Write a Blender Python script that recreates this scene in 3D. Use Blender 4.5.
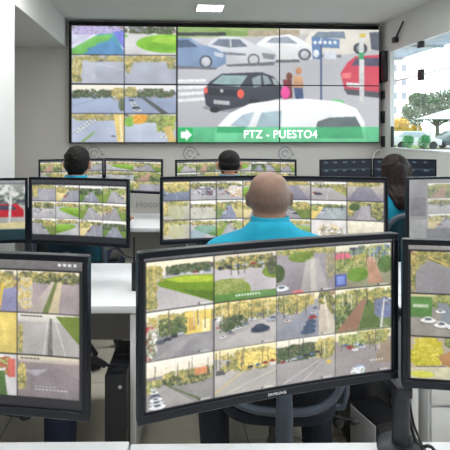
import bpy, bmesh, math, random
import numpy as np
from mathutils import Vector, Matrix

for o in list(bpy.data.objects):
    bpy.data.objects.remove(o)
S = bpy.context.scene
COL = S.collection
R = math.radians

# ------------------------------------------------------------------ camera
CAM_H = 1.5
F = 500.0                 # focal length in pixels of a 450 px frame
PX, PY = 200.0, 130.0     # principal point (the photograph is an off-centre crop)
cam_d = bpy.data.cameras.new('camera')
cam_d.sensor_fit = 'HORIZONTAL'
cam_d.sensor_width = 36.0
cam_d.lens = F / 450 * 36
cam_d.shift_x = (225 - PX) / 450
cam_d.shift_y = -(225 - PY) / 450
cam_d.clip_start = 0.05
cam_d.clip_end = 500
cam = bpy.data.objects.new('camera', cam_d)
COL.objects.link(cam)
cam.location = (0, 0, CAM_H)
cam.rotation_euler = (R(90), 0, 0)
S.camera = cam

# ------------------------------------------------------------------ light
WORLD_STRENGTH = 3.6
CEILING_LAMP = 17.0
w = bpy.data.worlds.new('sky')
S.world = w
w.use_nodes = True
bgn = w.node_tree.nodes['Background']
bgn.inputs[0].default_value = (0.90, 0.96, 1.0, 1)
bgn.inputs[1].default_value = WORLD_STRENGTH
S.view_settings.view_transform = 'Standard'
S.view_settings.look = 'None'
S.view_settings.gamma = 1
S.view_settings.use_curve_mapping = False
S.view_settings.exposure = 0.0


# ------------------------------------------------------------------ helpers
def P(px, py, Y):
    return Vector(((px - PX) / F * Y, Y, CAM_H - (py - PY) / F * Y))


TH = R(4.0)
ROOM = Matrix.Rotation(TH, 4, 'Z')


def room(x, y, z=0.0):
    return ROOM @ Vector((x, y, z))


def lin(c):
    out = []
    for v in c[:3]:
        v = v / 255.0
        out.append(v / 12.92 if v <= 0.04045 else ((v + 0.055) / 1.055) ** 2.4)
    return tuple(out) + (1,)


MATS = {}


def mat(name, rgb, rough=0.6, metal=0.0, noise=0.06, scale=12.0, spec=0.4, bump=0.0, coat=0.0):
    """procedural material: base colour with a little noise grain"""
    if name in MATS:
        return MATS[name]
    m = bpy.data.materials.new(name)
    m.use_nodes = True
    nt = m.node_tree
    b = nt.nodes['Principled BSDF']
    b.inputs['Roughness'].default_value = rough
    b.inputs['Metallic'].default_value = metal
    b.inputs['Specular IOR Level'].default_value = spec
    b.inputs['Coat Weight'].default_value = coat
    tc = nt.nodes.new('ShaderNodeTexCoord')
    nz = nt.nodes.new('ShaderNodeTexNoise')
    nz.inputs['Scale'].default_value = scale
    nz.inputs['Detail'].default_value = 4
    nt.links.new(tc.outputs['Object'], nz.inputs['Vector'])
    rp = nt.nodes.new('ShaderNodeValToRGB')
    c = lin(rgb)
    rp.color_ramp.elements[0].position = 0.3
    rp.color_ramp.elements[1].position = 0.7
    rp.color_ramp.elements[0].color = tuple(max(0, v * (1 - noise)) for v in c[:3]) + (1,)
    rp.color_ramp.elements[1].color = tuple(min(1, v * (1 + noise)) for v in c[:3]) + (1,)
    nt.links.new(nz.outputs['Fac'], rp.inputs['Fac'])
    nt.links.new(rp.outputs['Color'], b.inputs['Base Color'])
    if bump:
        bp = nt.nodes.new('ShaderNodeBump')
        bp.inputs['Strength'].default_value = bump
        bp.inputs['Distance'].default_value = 0.01
        nt.links.new(nz.outputs['Fac'], bp.inputs['Height'])
        nt.links.new(bp.outputs['Normal'], b.inputs['Normal'])
    MATS[name] = m
    return m


def screen_mat():
    m = bpy.data.materials.new('lit_screen')
    m.use_nodes = True
    nt = m.node_tree
    b = nt.nodes['Principled BSDF']
    b.inputs['Base Color'].default_value = (0.01, 0.01, 0.012, 1)
    b.inputs['Roughness'].default_value = 0.35
    b.inputs['Specular IOR Level'].default_value = 0.25
    at = nt.nodes.new('ShaderNodeAttribute')
    at.attribute_name = 'picture'
    nt.links.new(at.outputs['Color'], b.inputs['Emission Color'])
    b.inputs['Emission Strength'].default_value = 1.0
    return m


def emit_mat(name, rgb, strength):
    m = bpy.data.materials.new(name)
    m.use_nodes = True
    b = m.node_tree.nodes['Principled BSDF']
    b.inputs['Base Color'].default_value = (.8, .8, .8, 1)
    b.inputs['Emission Color'].default_value = lin(rgb)
    b.inputs['Emission Strength'].default_value = strength
    return m


def glass_mat():
    m = bpy.data.materials.new('window_glass')
    m.use_nodes = True
    nt = m.node_tree
    nt.nodes.remove(nt.nodes['Principled BSDF'])
    out = nt.nodes['Material Output']
    tr = nt.nodes.new('ShaderNodeBsdfTransparent')
    tr.inputs[0].default_value = (0.93, 0.96, 0.96, 1)
    gl = nt.nodes.new('ShaderNodeBsdfGlossy')
    gl.inputs['Roughness'].default_value = 0.02
    lw = nt.nodes.new('ShaderNodeLayerWeight')
    pw_ = nt.nodes.new('ShaderNodeMath')
    pw_.operation = 'POWER'
    pw_.inputs[1].default_value = 4.0
    nt.links.new(lw.outputs['Facing'], pw_.inputs[0])
    sc_ = nt.nodes.new('ShaderNodeMath')
    sc_.operation = 'MULTIPLY_ADD'
    sc_.inputs[1].default_value = 0.6
    sc_.inputs[2].default_value = 0.04
    nt.links.new(pw_.outputs[0], sc_.inputs[0])
    mx = nt.nodes.new('ShaderNodeMixShader')
    nt.links.new(sc_.outputs[0], mx.inputs[0])
    nt.links.new(tr.outputs[0], mx.inputs[1])
    nt.links.new(gl.outputs[0], mx.inputs[2])
    nt.links.new(mx.outputs[0], out.inputs['Surface'])
    return m


def mesh_weave_mat(name, rgb, alpha):
    m = mat(name, rgb, 0.8, noise=0.1, scale=60)
    b = m.node_tree.nodes['Principled BSDF']
    b.inputs['Alpha'].default_value = alpha
    return m


class MB:
    def __init__(self):
        self.v = []
        self.f = []

    def add(self, vs, fs):
        n = len(self.v)
        self.v += [tuple(x) for x in vs]
        self.f += [tuple(i + n for i in q) for q in fs]
        return self

    def box(self, c, s, M=None):
        x, y, z = [k / 2 for k in s]
        vs = [Vector((a * x, b * y, d * z)) for a in (-1, 1) for b in (-1, 1) for d in (-1, 1)]
        if M is not None:
            vs = [M @ p for p in vs]
        vs = [p + Vector(c) for p in vs]
        return self.add(vs, [(0, 1, 3, 2), (4, 6, 7, 5), (0, 4, 5, 1), (2, 3, 7, 6), (0, 2, 6, 4), (1, 5, 7, 3)])

    def span(self, x0, x1, y0, y1, z0, z1):
        return self.box(((x0 + x1) / 2, (y0 + y1) / 2, (z0 + z1) / 2), (abs(x1 - x0), abs(y1 - y0), abs(z1 - z0)))

    def tube(self, pts, r, n=10, closed=False):
        pts = [Vector(p) for p in pts]
        rs = r if isinstance(r, (list, tuple)) else [r] * len(pts)
        m = len(pts)
        vs, fs = [], []
        up = None
        for i, p in enumerate(pts):
            if closed:
                t = (pts[(i + 1) % m] - pts[i - 1]).normalized()
            else:
                t = (pts[min(i + 1, m - 1)] - pts[max(i - 1, 0)]).normalized()
            if up is None:
                up = Vector((0, 0, 1)) if abs(t.z) < 0.9 else Vector((1, 0, 0))
            a = t.cross(up)
            if a.length < 1e-4:
                a = t.cross(Vector((0.3, 1, 0.2)))
            a.normalize()
            b = t.cross(a).normalized()
            up = -b if (-b).dot(up) > 0 else b
            a = t.cross(up).normalized()
            b = up
            for k in range(n):
                q = 2 * math.pi * k / n
                vs.append(p + a * math.cos(q) * rs[i] + b * math.sin(q) * rs[i])
        for i in range(m if closed else m - 1):
            j = (i + 1) % m
            for k in range(n):
                l = (k + 1) % n
                fs.append((i * n + k, i * n + l, j * n + l, j * n + k))
        if not closed:
            fs.append(tuple(range(n - 1, -1, -1)))
            fs.append(tuple((m - 1) * n + k for k in range(n)))
        return self.add(vs, fs)

    def cyl(self, p0, p1, r0, r1=None, n=20):
        return self.tube([p0, p1], [r0, r0 if r1 is None else r1], n)

    def lathe(self, prof, c=(0, 0, 0), n=24):
        vs, fs = [], []
        for (r, z) in prof:
            for k in range(n):
                q = 2 * math.pi * k / n
                vs.append((c[0] + r * math.cos(q), c[1] + r * math.sin(q), c[2] + z))
        for i in range(len(prof) - 1):
            for k in range(n):
                l = (k + 1) % n
                fs.append((i * n + k, i * n + l, (i + 1) * n + l, (i + 1) * n + k))
        fs.append(tuple(range(n - 1, -1, -1)))
        fs.append(tuple((len(prof) - 1) * n + k for k in range(n)))
        return self.add(vs, fs)

    def ell(self, c, r, M=None, nu=16, nv=10):
        vs, fs = [], []
        for i in range(nv + 1):
            a = math.pi * i / nv
            a = min(max(a, 0.02), math.pi - 0.02)
            for k in range(nu):
                q = 2 * math.pi * k / nu
                p = Vector((r[0] * math.sin(a) * math.cos(q), r[1] * math.sin(a) * math.sin(q), -r[2] * math.cos(a)))
                if M is not None:
                    p = M @ p
                vs.append(p + Vector(c))
        for i in range(nv):
            for k in range(nu):
                l = (k + 1) % nu
                fs.append((i * nu + k, i * nu + l, (i + 1) * nu + l, (i + 1) * nu + k))
        fs.append(tuple(range(nu - 1, -1, -1)))
        fs.append(tuple(nv * nu + k for k in range(nu)))
        return self.add(vs, fs)

    def cap(self, p0, p1, r0, r1, n=14):
        """capsule with two radii"""
        p0, p1 = Vector(p0), Vector(p1)
        t = (p1 - p0)
        L = t.length
        t = t / L if L > 1e-6 else Vector((0, 0, 1))
        pts, rs = [], []
        for a in (-80, -55, -30, 0):
            pts.append(p0 + t * math.sin(R(a)) * r0)
            rs.append(max(r0 * math.cos(R(a)), 1e-4))
        for a in (0, 30, 55, 80):
            pts.append(p1 + t * math.sin(R(a)) * r1)
            rs.append(max(r1 * math.cos(R(a)), 1e-4))
        up = Vector((0, 0, 1)) if abs(t.z) < 0.9 else Vector((1, 0, 0))
        a = t.cross(up).normalized()
        b = a.cross(t).normalized()
        vs, fs = [], []
        for p, r in zip(pts, rs):
            for k in range(n):
                q = 2 * math.pi * k / n
                vs.append(p + a * math.cos(q) * r + b * math.sin(q) * r)
        m = len(pts)
        for i in range(m - 1):
            for k in range(n):
                l = (k + 1) % n
                fs.append((i * n + k, i * n + l, (i + 1) * n + l, (i + 1) * n + k))
        fs.append(tuple(range(n - 1, -1, -1)))
        fs.append(tuple((m - 1) * n + k for k in range(n)))
        return self.add(vs, fs)

    def loft(self, rings, n=28, sq=2.4):
        """rings: (z, cx, cy, rx, ry)"""
        vs, fs = [], []
        for (z, cx, cy, rx, ry) in rings:
            for k in range(n):
                q = 2 * math.pi * k / n
                c, s = math.cos(q), math.sin(q)
                vs.append((cx + rx * math.copysign(abs(c) ** (2 / sq), c), cy + ry * math.copysign(abs(s) ** (2 / sq), s), z))
        m = len(rings)
        for i in range(m - 1):
            for k in range(n):
                l = (k + 1) % n
                fs.append((i * n + k, i * n + l, (i + 1) * n + l, (i + 1) * n + k))
        fs.append(tuple(range(n - 1, -1, -1)))
        fs.append(tuple((m - 1) * n + k for k in range(n)))
        return self.add(vs, fs)

    def mesh(self, name, bevel=0.0, seg=2, smooth=True):
        me = bpy.data.meshes.new(name)
        me.from_pydata(self.v, [], self.f)
        bm = bmesh.new()
        bm.from_mesh(me)
        bmesh.ops.recalc_face_normals(bm, faces=bm.faces)
        if bevel:
            ed = [e for e in bm.edges if len(e.link_faces) == 2 and e.calc_face_angle(0) > R(40)]
            bmesh.ops.bevel(bm, geom=ed, offset=bevel, segments=seg, affect='EDGES', profile=0.5)
        bm.to_mesh(me)
        bm.free()
        if smooth:
            me.shade_smooth()
            me.set_sharp_from_angle(angle=R(38))
        return me

    def build(self, name, m, parent=None, bevel=0.0, seg=2, smooth=True):
        return link(name, self.mesh(name, bevel, seg, smooth), m, parent)


def link(name, me, m, parent=None):
    o = bpy.data.objects.new(name, me)
    COL.objects.link(o)
    if m is not None:
        me.materials.clear()
        me.materials.append(m)
    if parent is not None:
        o.parent = parent
    return o


def tag(o, label=None, cat=None, group=None, kind=None):
    if label:
        o['label'] = label
    if cat:
        o['category'] = cat
    if group:
        o['group'] = group
    if kind:
        o['kind'] = kind
    return o


def thing(name, label, cat, loc=(0, 0, 0), rz=0.0, group=None):
    o = bpy.data.objects.new(name, None)
    o.empty_display_size = 0.05
    COL.objects.link(o)
    o.location = loc
    o.rotation_euler = (0, 0, rz)
    return tag(o, label, cat, group)


def copy_tree(o, parent=None):
    c = o.copy()
    COL.objects.link(c)
    c.parent = parent
    for ch in list(o.children):
        copy_tree(ch, c)
    return c


def struct(name, mb, m, parent=None, bevel=0.0):
    o = mb.build(name, m, parent, bevel, smooth=False)
    if parent is None:
        o.matrix_world = ROOM
        o['kind'] = 'structure'
    return o


def text_mesh(txt, size, depth=0.0005, bold=0.0):
    cu = bpy.data.curves.new('lettering', 'FONT')
    cu.body = txt
    cu.size = size
    cu.extrude = depth
    cu.offset = bold
    cu.space_character = 1.0 + bold * 50
    cu.align_x = 'CENTER'
    cu.align_y = 'CENTER'
    o = bpy.data.objects.new('lettering', cu)
    COL.objects.link(o)
    dg = bpy.context.evaluated_depsgraph_get()
    me = bpy.data.meshes.new_from_object(o.evaluated_get(dg))
    bpy.data.objects.remove(o)
    return me


def remesh(mb, voxel, smooth_it=3, name='body'):
    me = mb.mesh(name, smooth=False)
    o = bpy.data.objects.new('tmp', me)
    COL.objects.link(o)
    r = o.modifiers.new('r', 'REMESH')
    r.mode = 'VOXEL'
    r.voxel_size = voxel
    s = o.modifiers.new('s', 'SMOOTH')
    s.factor = 0.5
    s.iterations = smooth_it
    dg = bpy.context.evaluated_depsgraph_get()
    out = bpy.data.meshes.new_from_object(o.evaluated_get(dg))
    bpy.data.objects.remove(o)
    bpy.data.meshes.remove(me)
    out.name = name
    out.shade_smooth()
    return out


# ------------------------------------------------------------------ materials
M_wall = mat('wall_paint', (204, 201, 196), 0.85, noise=0.02, scale=3)
M_white_wall = mat('pillar_paint', (216, 216, 214), 0.8, noise=0.02, scale=3)
M_ceil = mat('ceiling_paint', (212, 212, 210), 0.9, noise=0.02, scale=2)
M_tile = mat('floor_tile_stone', (212, 206, 190), 0.35, noise=0.05, scale=6)
M_grout = mat('floor_grout', (150, 146, 134), 0.8)
M_desk = mat('white_laminate', (222, 224, 226), 0.35, noise=0.015, scale=8)
M_modesty = mat('grey_laminate', (190, 190, 190), 0.5, noise=0.03)
M_black = mat('black_plastic', (24, 25, 28), 0.32, noise=0.1, scale=40)
M_bezel = mat('bezel_plastic', (15, 20, 29), 0.3, noise=0.05, scale=30, spec=0.3)
M_dark = mat('dark_metal', (44, 46, 50), 0.4, metal=0.3, noise=0.1)
M_grey = mat('grey_plastic', (176, 178, 180), 0.5)
M_teal = mat('teal_cotton', (22, 152, 182), 0.85, noise=0.1, scale=25, bump=0.15)
M_navy = mat('navy_denim', (30, 38, 58), 0.9, noise=0.2, scale=90, bump=0.2)
M_navy2 = mat('dark_trousers', (36, 40, 50), 0.9, noise=0.2, scale=80, bump=0.2)
M_shoe = mat('shoe_leather', (20, 20, 22), 0.5)
M_chairframe = mat('chair_frame_plastic', (78, 88, 102), 0.5, noise=0.05)
M_weave = mesh_weave_mat('chair_weave', (26, 28, 36), 0.6)
M_seat = mat('chair_fabric', (28, 32, 44), 0.9, noise=0.15, scale=70)
M_hair = mat('black_hair', (20, 17, 16), 0.6, noise=0.3, scale=60, bump=0.4, spec=.2)
M_hair2 = mat('dark_brown_hair', (30, 20, 18), 0.6, noise=0.35, scale=50, bump=0.3, spec=.2)
M_skin = mat('skin', (186, 138, 112), 0.55, noise=0.06, scale=14)
M_eye = mat('eye_white', (225, 222, 215), 0.3)
M_chrome = mat('brushed_steel', (190, 192, 195), 0.3, metal=0.9)
M_screen = screen_mat()
M_glass = glass_mat()
M_letter = mat('white_print', (215, 218, 222), 0.5)


def scalp_mat():
    m = mat('shaved_scalp', (152, 118, 100), 0.48, noise=0.10, scale=40)
    nt = m.node_tree
    b = nt.nodes['Principled BSDF']
    tc = [n for n in nt.nodes if n.type == 'TEX_COORD'][0]
    sx = nt.nodes.new('ShaderNodeSeparateXYZ')
    nt.links.new(tc.outputs['Object'], sx.inputs[0])
    rp = nt.nodes.new('ShaderNodeValToRGB')      # stubble grows on the sides and back of the skull
    e = rp.color_ramp.elements
    e[0].position, e[0].color = 0.0, (0, 0, 0, 1)
    e[1].position, e[1].color = 1.0, (0, 0, 0, 1)
    for pos, v in ((0.30, 0.0), (0.42, 0.85), (0.62, 0.7), (0.85, 0.25)):
        k = e.new(pos)
        k.color = (v, v, v, 1)
    mr = nt.nodes.new('ShaderNodeMapRange')
    mr.inputs['From Min'].default_value = 1.10
    mr.inputs['From Max'].default_value = 1.35
    nt.links.new(sx.outputs['Z'], mr.inputs['Value'])
    nt.links.new(mr.outputs[0], rp.inputs['Fac'])
    old = [n for n in nt.nodes if n.type == 'VALTORGB' and n != rp][0]
    mx = nt.nodes.new('ShaderNodeMix')
    mx.data_type = 'RGBA'
    nz = nt.nodes.new('ShaderNodeTexNoise')
    nz.inputs['Scale'].default_value = 260
    nt.links.new(tc.outputs['Object'], nz.inputs['Vector'])
    mu = nt.nodes.new('ShaderNodeMath')
    mu.operation = 'MULTIPLY'
    nt.links.new(rp.outputs['Color'], mu.inputs[0])
    nt.links.new(nz.outputs['Fac'], mu.inputs[1])
    mu2 = nt.nodes.new('ShaderNodeMath')
    mu2.operation = 'MULTIPLY'
    mu2.inputs[1].default_value = 1.75
    nt.links.new(mu.outputs[0], mu2.inputs[0])
    nt.links.new(mu2.outputs[0], mx.inputs['Factor'])
    nt.links.new(old.outputs['Color'], mx.inputs['A'])
    mx.inputs['B'].default_value = lin((88, 78, 73))
    nt.links.new(mx.outputs['Result'], b.inputs['Base Color'])
    return m


# ------------------------------------------------------------------ pictures shown on the screens
class Canvas:
    def __init__(s, w, h, bg=(28, 30, 34), ss=2, seed=1):
        s.w, s.h, s.ss = w, h, ss
        s.a = np.zeros((h * ss, w * ss, 3), np.float32)
        s.a[:] = bg
        s.rng = random.Random(seed)
        s.nr = np.random.RandomState(seed)
        s.tone = .16
        s.blur = 1
        s.detail = .28
        s.full()

    def full(s):
        s.win(0, 0, 1, 1)

    def win(s, x0, y0, x1, y1):
        H, W = s.a.shape[:2]
        s.r = (x0 * W, y0 * H, x1 * W, y1 * H)
        s.clip = (int(round(x0 * W)), int(round(y0 * H)), int(round(x1 * W)), int(round(y1 * H)))

    def q(s, p):
        x0, y0, x1, y1 = s.r
        return (x0 + p[0] * (x1 - x0), y0 + p[1] * (y1 - y0))

    def _bb(s, xs, ys):
        c = s.clip
        return (max(c[0], int(min(xs))), max(c[1], int(min(ys))), min(c[2], int(max(xs)) + 2), min(c[3], int(max(ys)) + 2))

    def _put(s, bb, mask, col, n, alpha):
        reg = s.a[bb[1]:bb[3], bb[0]:bb[2]]
        c = np.array(col, np.float32)
        if n:
            c = c + (s.nr.rand(*mask.shape, 1).astype(np.float32) - 0.5) * 2 * n
        else:
            c = np.broadcast_to(c, mask.shape + (3,))
        if n and mask.shape[0] > 5 and mask.shape[1] > 5:
            h, w = mask.shape
            c = c * (1 + s.tone * (s._field(h, w, max(5, .45 * min(h, w))) - .5) + s.tone * .5 * np.linspace(.5, -.5, h)[:, None])[..., None]
        reg[mask] = reg[mask] * (1 - alpha) + c[mask] * alpha

    def poly(s, pts, col, n=6, alpha=1.0):
        pts = [s.q(p) for p in pts]
        bb = s._bb([p[0] for p in pts], [p[1] for p in pts])
        if bb[2] <= bb[0] or bb[3] <= bb[1]:
            return
        X, Y = np.meshgrid(np.arange(bb[0], bb[2]) + .5, np.arange(bb[1], bb[3]) + .5)
        ins = np.zeros(X.shape, bool)
        j = len(pts) - 1
        for i in range(len(pts)):
            xi, yi = pts[i]
            xj, yj = pts[j]
            if yi != yj:
                c = ((yi > Y) != (yj > Y)) & (X < (xj - xi) * (Y - yi) / (yj - yi) + xi)
                ins ^= c
            j = i
        s._put(bb, ins, col, n, alpha)

    def rect(s, x0, y0, x1, y1, col, n=6, alpha=1.0):
        s.poly([(x0, y0), (x1, y0), (x1, y1), (x0, y1)], col, n, alpha)

    def ell(s, cx, cy, rx, ry, col, n=6, alpha=1.0):
        a = s.q((cx - rx, cy - ry))
        b = s.q((cx + rx, cy + ry))
        bb = s._bb([a[0], b[0]], [a[1], b[1]])
        if bb[2] <= bb[0] or bb[3] <= bb[1]:
            return
        X, Y = np.meshgrid(np.arange(bb[0], bb[2]) + .5, np.arange(bb[1], bb[3]) + .5)
        m = ((X - (a[0] + b[0]) / 2) / max((b[0] - a[0]) / 2, .5)) ** 2 + ((Y - (a[1] + b[1]) / 2) / max((b[1] - a[1]) / 2, .5)) ** 2 <= 1
        s._put(bb, m, col, n, alpha)

    def line(s, p0, p1, w0, w1, col, n=4, alpha=1.0):
        dx, dy = p1[0] - p0[0], p1[1] - p0[1]
        L = math.hypot(dx, dy) or 1
        nx, ny = -dy / L, dx / L
        s.poly([(p0[0] + nx * w0, p0[1] + ny * w0), (p1[0] + nx * w1, p1[1] + ny * w1),
                (p1[0] - nx * w1, p1[1] - ny * w1), (p0[0] - nx * w0, p0[1] - ny * w0)], col, n, alpha)

    def grad(s, x0, y0, x1, y1, c0, c1, n=4):
        k = 10
        for i in range(k):
            t = (i + .5) / k
            c = [c0[j] * (1 - t) + c1[j] * t for j in range(3)]
            s.rect(x0, y0 + (y1 - y0) * i / k, x1, y0 + (y1 - y0) * (i + 1) / k, c, n)

    def _field(s, h, w, g):
        """smooth random field with grain of g pixels"""
        gh, gw = max(2, int(h / g) + 2), max(2, int(w / g) + 2)
        r = s.nr.rand(gh, gw).astype(np.float32)
        yy = np.linspace(0, gh - 1.001, h)
        xx = np.linspace(0, gw - 1.001, w)
        y0, x0 = yy.astype(int), xx.astype(int)
        fy, fx = (yy - y0)[:, None], (xx - x0)[None, :]
        y1, x1 = np.minimum(y0 + 1, gh - 1), np.minimum(x0 + 1, gw - 1)
        return (r[y0][:, x0] * (1 - fy) * (1 - fx) + r[y1][:, x0] * fy * (1 - fx) + r[y0][:, x1] * (1 - fy) * fx + r[y1][:, x1] * fy * fx)

    def speck(s, x0, y0, x1, y1, cnt, cols, r0, r1, flat=1.0, alpha=1.0):
        """ragged patch of foliage, houses or clutter in the given colours"""
        blocks = [c for c in cols if c in HOUSE]
        if blocks:
            for _ in range(int(cnt * len(blocks) / len(cols) * .8) + 1):
                r = s.rng.uniform(r0, r1)
                c = s.rng.choice(blocks)
                x, y = s.rng.uniform(x0, x1), s.rng.uniform(y0, y1)
                s.rect(x - r * 1.1, y - r * .6, x + r * 1.1, y + r * .9, c, 6, alpha * .8)
            cols = [c for c in cols if c not in HOUSE]
            cnt = int(cnt * .6)
            if not cols:
                return
        m_ = (r0 + r1) * .35
        a = s.q((x0 - m_, y0 - m_))
        b = s.q((x1 + m_, y1 + m_))
        bb = s._bb([a[0], b[0]], [a[1], b[1]])
        h, w = bb[3] - bb[1], bb[2] - bb[0]
        if h < 2 or w < 2:
            return
        cw = s.r[2] - s.r[0]
        g = max(3.0, (r0 + r1) * .8 * cw)
        cover = min(.85, cnt * 3.1 * ((r0 + r1) / 2) ** 2 * 1.3 / max(1e-4, (x1 - x0 + m_) * (y1 - y0 + m_)))
        u = np.linspace(-1, 1, w)[None, :]
        v = np.linspace(-1, 1, h)[:, None]
        f = s._field(h, w, g * 1.3) * .55 + s._field(h, w, g * .5) * .45 - .35 * (np.abs(u) ** 3 + np.abs(v) ** 3)
        th = np.quantile(f, 1 - cover)
        mask = (np.clip((f - th) / .09 + .5, 0, 1) * alpha)[..., None]
        n = len(cols)
        pal = np.array(sorted(cols, key=sum), np.float32)
        k = s._field(h, w, g * 1.1) * .45 + s._field(h, w, max(2, g * .4)) * .55
        k = np.clip((k - .5) * 1.5 + .5, 0, 1) * .78 + .22 * (1 - (v + 1) / 2)
        idx = np.clip(k * n, 0, n - 1.001)
        i0 = idx.astype(int)
        fr = (idx - i0)[..., None]
        c = pal[i0] * (1 - fr) + pal[np.minimum(i0 + 1, n - 1)] * fr
        c = c + ((s._field(h, w, 2.4) - .5) * 66)[..., None] + (s.nr.rand(h, w, 1) - .5) * 10
        reg = s.a[bb[1]:bb[3], bb[0]:bb[2]]
        reg[:] = reg * (1 - mask) + c * mask

    def car(s, x, y, k, col=None):
        col = col or s.rng.choice([(225, 225, 225), (190, 195, 200), (90, 95, 105), (50, 52, 60), (200, 205, 210), (160, 60, 55), (100, 120, 150)])
        s.ell(x, y + k * .45, k * 1.25, k * .35, (70, 70, 74), 4, .6)
        s.ell(x, y + k * .1, k * 1.2, k * .55, col, 4)
        s.ell(x - k * .05, y - k * .25, k * .75, k * .5, col, 4)
        s.ell(x - k * .05, y - k * .25, k * .55, k * .28, (70, 80, 92), 4, .85)

    def poles(s, y0, y1, n=5):
        for _ in range(n):
            x = s.rng.uniform(.03, .97)
            a = y0 + s.rng.uniform(-.14, .02)
            b = y1 + s.rng.uniform(-.05, .1)
            c = s.rng.choice([(84, 76, 70), (100, 92, 84), (214, 210, 200), (64, 62, 60)])
            s.line((x, a), (x + s.rng.uniform(-.01, .01), b), .005, .008, c, 4, .85)

    def stamp(s, dark=False):
        c = (45, 45, 45) if dark else (240, 240, 238)
        x = .05
        while x < .36:
            d = s.rng.uniform(.02, .05)
            s.rect(x, .04, x + d, .075, c, 0, .8)
            x += d + .012

    def pixels(s):
        k = s.ss
        H, W = s.a.shape[:2]
        d = (s._field(H, W, 2.6) - .5) * 44 + (s._field(H, W, 6) - .5) * 26
        s.a = s.a + (d * s.detail)[..., None] * np.where(s.a.mean(2) > 60, 1, .15)[..., None]
        for _ in range(s.blur):
            p = np.pad(s.a, ((1, 1), (1, 1), (0, 0)), 'edge')
            s.a = (p[1:-1, 1:-1] * 2 + p[:-2, 1:-1] + p[2:, 1:-1] + p[1:-1, :-2] + p[1:-1, 2:]) / 6
        return np.clip(s.a.reshape(H // k, k, W // k, k, 3).mean((1, 3)), 0, 255)


LEAF = [(84, 104, 64), (116, 130, 80), (146, 156, 96), (176, 176, 118)]
AUT = [(92, 92, 70), (128, 130, 86), (166, 156, 100), (190, 172, 106), (206, 190, 128), (142, 142, 94)]
DARKLEAF = [(70, 88, 62), (84, 96, 70), (60, 76, 60), (105, 110, 84)]
HOUSE = [(70, 70, 76), (58, 60, 62), (232, 226, 214), (206, 194, 176), (112, 104, 100), (172, 154, 138), (236, 232, 224), (160, 122, 102), (90, 88, 90)]
SKY = (246, 243, 234)


def cell_road(c, vx=.5, vy=.25, bl=-.1, br=1.1, road=(150, 148, 152), left=None, right=None, trees=AUT, ncar=4, side=-1, mid=True, sky=SKY):
    c.rect(0, 0, 1, 1, road, 5)
    c.grad(0, 0, 1, vy, sky, [v * .93 for v in sky])
    c.speck(0, vy - .12, 1, vy + .04, 34, HOUSE, .02, .07, .9)
    c.speck(0, vy - .10, 1, vy + .03, 18, trees + DARKLEAF, .02, .06, 1)
    if left:
        c.poly([(0, vy), (vx - .04, vy + .02), (bl, 1.0), (0, 1)], left, 8)
        c.speck(0, vy - .05, max(.05, vx - .22), vy + .22, 26, trees, .02, .06)
    if right:
        c.poly([(1, vy), (vx + .04, vy + .02), (br, 1.0), (1, 1)], right, 8)
        c.speck(min(.95, vx + .2), vy - .05, 1, vy + .24, 26, trees, .02, .06)
    if mid:
        c.line((vx, vy + .04), ((bl + br) / 2, 1), .004, .014, [v + 34 for v in road], 3, .8)
    c.poles(vy - .08, vy + .14, 5)
    for i in range(ncar):
        t = (i + 1) / (ncar + .6)
        ex = bl + .16 if side < 0 else br - .16
        c.car(vx + (ex - vx) * t, vy + .05 + (.72 - vy) * t, .02 + .055 * t)
    c.stamp(dark=c.rng.random() < .5)


def cell_lawn(c, g=(122, 160, 60), road=(176, 176, 178), flip=False, trees=AUT):
    f = (lambda x: 1 - x) if flip else (lambda x: x)
    c.rect(0, 0, 1, 1, road, 5)
    c.grad(0, 0, 1, .16, SKY, (225, 220, 205))
    c.speck(0, .1, 1, .24, 44, HOUSE + trees, .02, .06)
    c.poles(.1, .26, 6)
    for i in range(5):
        c.car(.12 + .17 * i, .27, .035)
    pts = [(f(.12), .42), (f(.30), .34), (f(.62), .31), (f(1.0), .36), (f(1.0), .95), (f(.80), .86), (f(.45), .70), (f(.20), .54)]
    c.poly(pts, g, 9)
    c.poly([(f(.3), .36), (f(.7), .34), (f(1), .38), (f(1), .52), (f(.5), .48)], [v + 22 for v in g], 8, .7)
    c.poly([(f(.5), .66), (f(1), .72), (f(1), .92), (f(.82), .84)], [v * .78 for v in g], 8, .7)
    c.stamp(True)


def cell_haze(c, road=(158, 156, 160), warm=(214, 200, 150)):
    c.rect(0, 0, 1, 1, road, 5)
    c.grad(0, 0, 1, .2, (225, 218, 195), [v + 20 for v in road])
    c.speck(0, .03, 1, .2, 34, AUT + LEAF + HOUSE, .02, .07)
    c.speck(0, .1, .16, .75, 26, AUT + [warm], .02, .07)
    c.poly([(.42, .2), (.56, .2), (.8, 1), (.25, 1)], [v + 18 for v in road], 5, .6)
    c.line((.5, .2), (.62, 1), .006, .012, [v + 40 for v in road], 3, .6)
    c.stamp(True)


def cell_path(c, path=(168, 138, 120), g=(104, 130, 74)):
    c.rect(0, 0, 1, 1, g, 14)
    c.grad(0, 0, 1, .16, SKY, (225, 222, 205))
    c.speck(0, .1, 1, .5, 60, LEAF + AUT, .03, .09)
    c.speck(0, .45, 1, 1, 50, LEAF + DARKLEAF, .03, .09)
    c.poly([(.52, .2), (.60, .2), (.55, 1), (.05, 1)], path, 8)
    c.stamp(False)


def cell_lot(c, road=(170, 168, 170)):
    c.rect(0, 0, 1, 1, road, 6)
    c.grad(0, 0, 1, .22, SKY, (220, 212, 196))
    c.speck(0, .1, 1, .36, 70, HOUSE + DARKLEAF + AUT, .02, .07)
    c.poles(.15, .42, 7)
    for i in range(9):
        c.car(c.rng.uniform(.05, .95), c.rng.uniform(.4, .8), c.rng.uniform(.035, .065))
    c.line((0, .62), (1, .5), .008, .008, (225, 222, 215))
    c.stamp(True)


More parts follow.
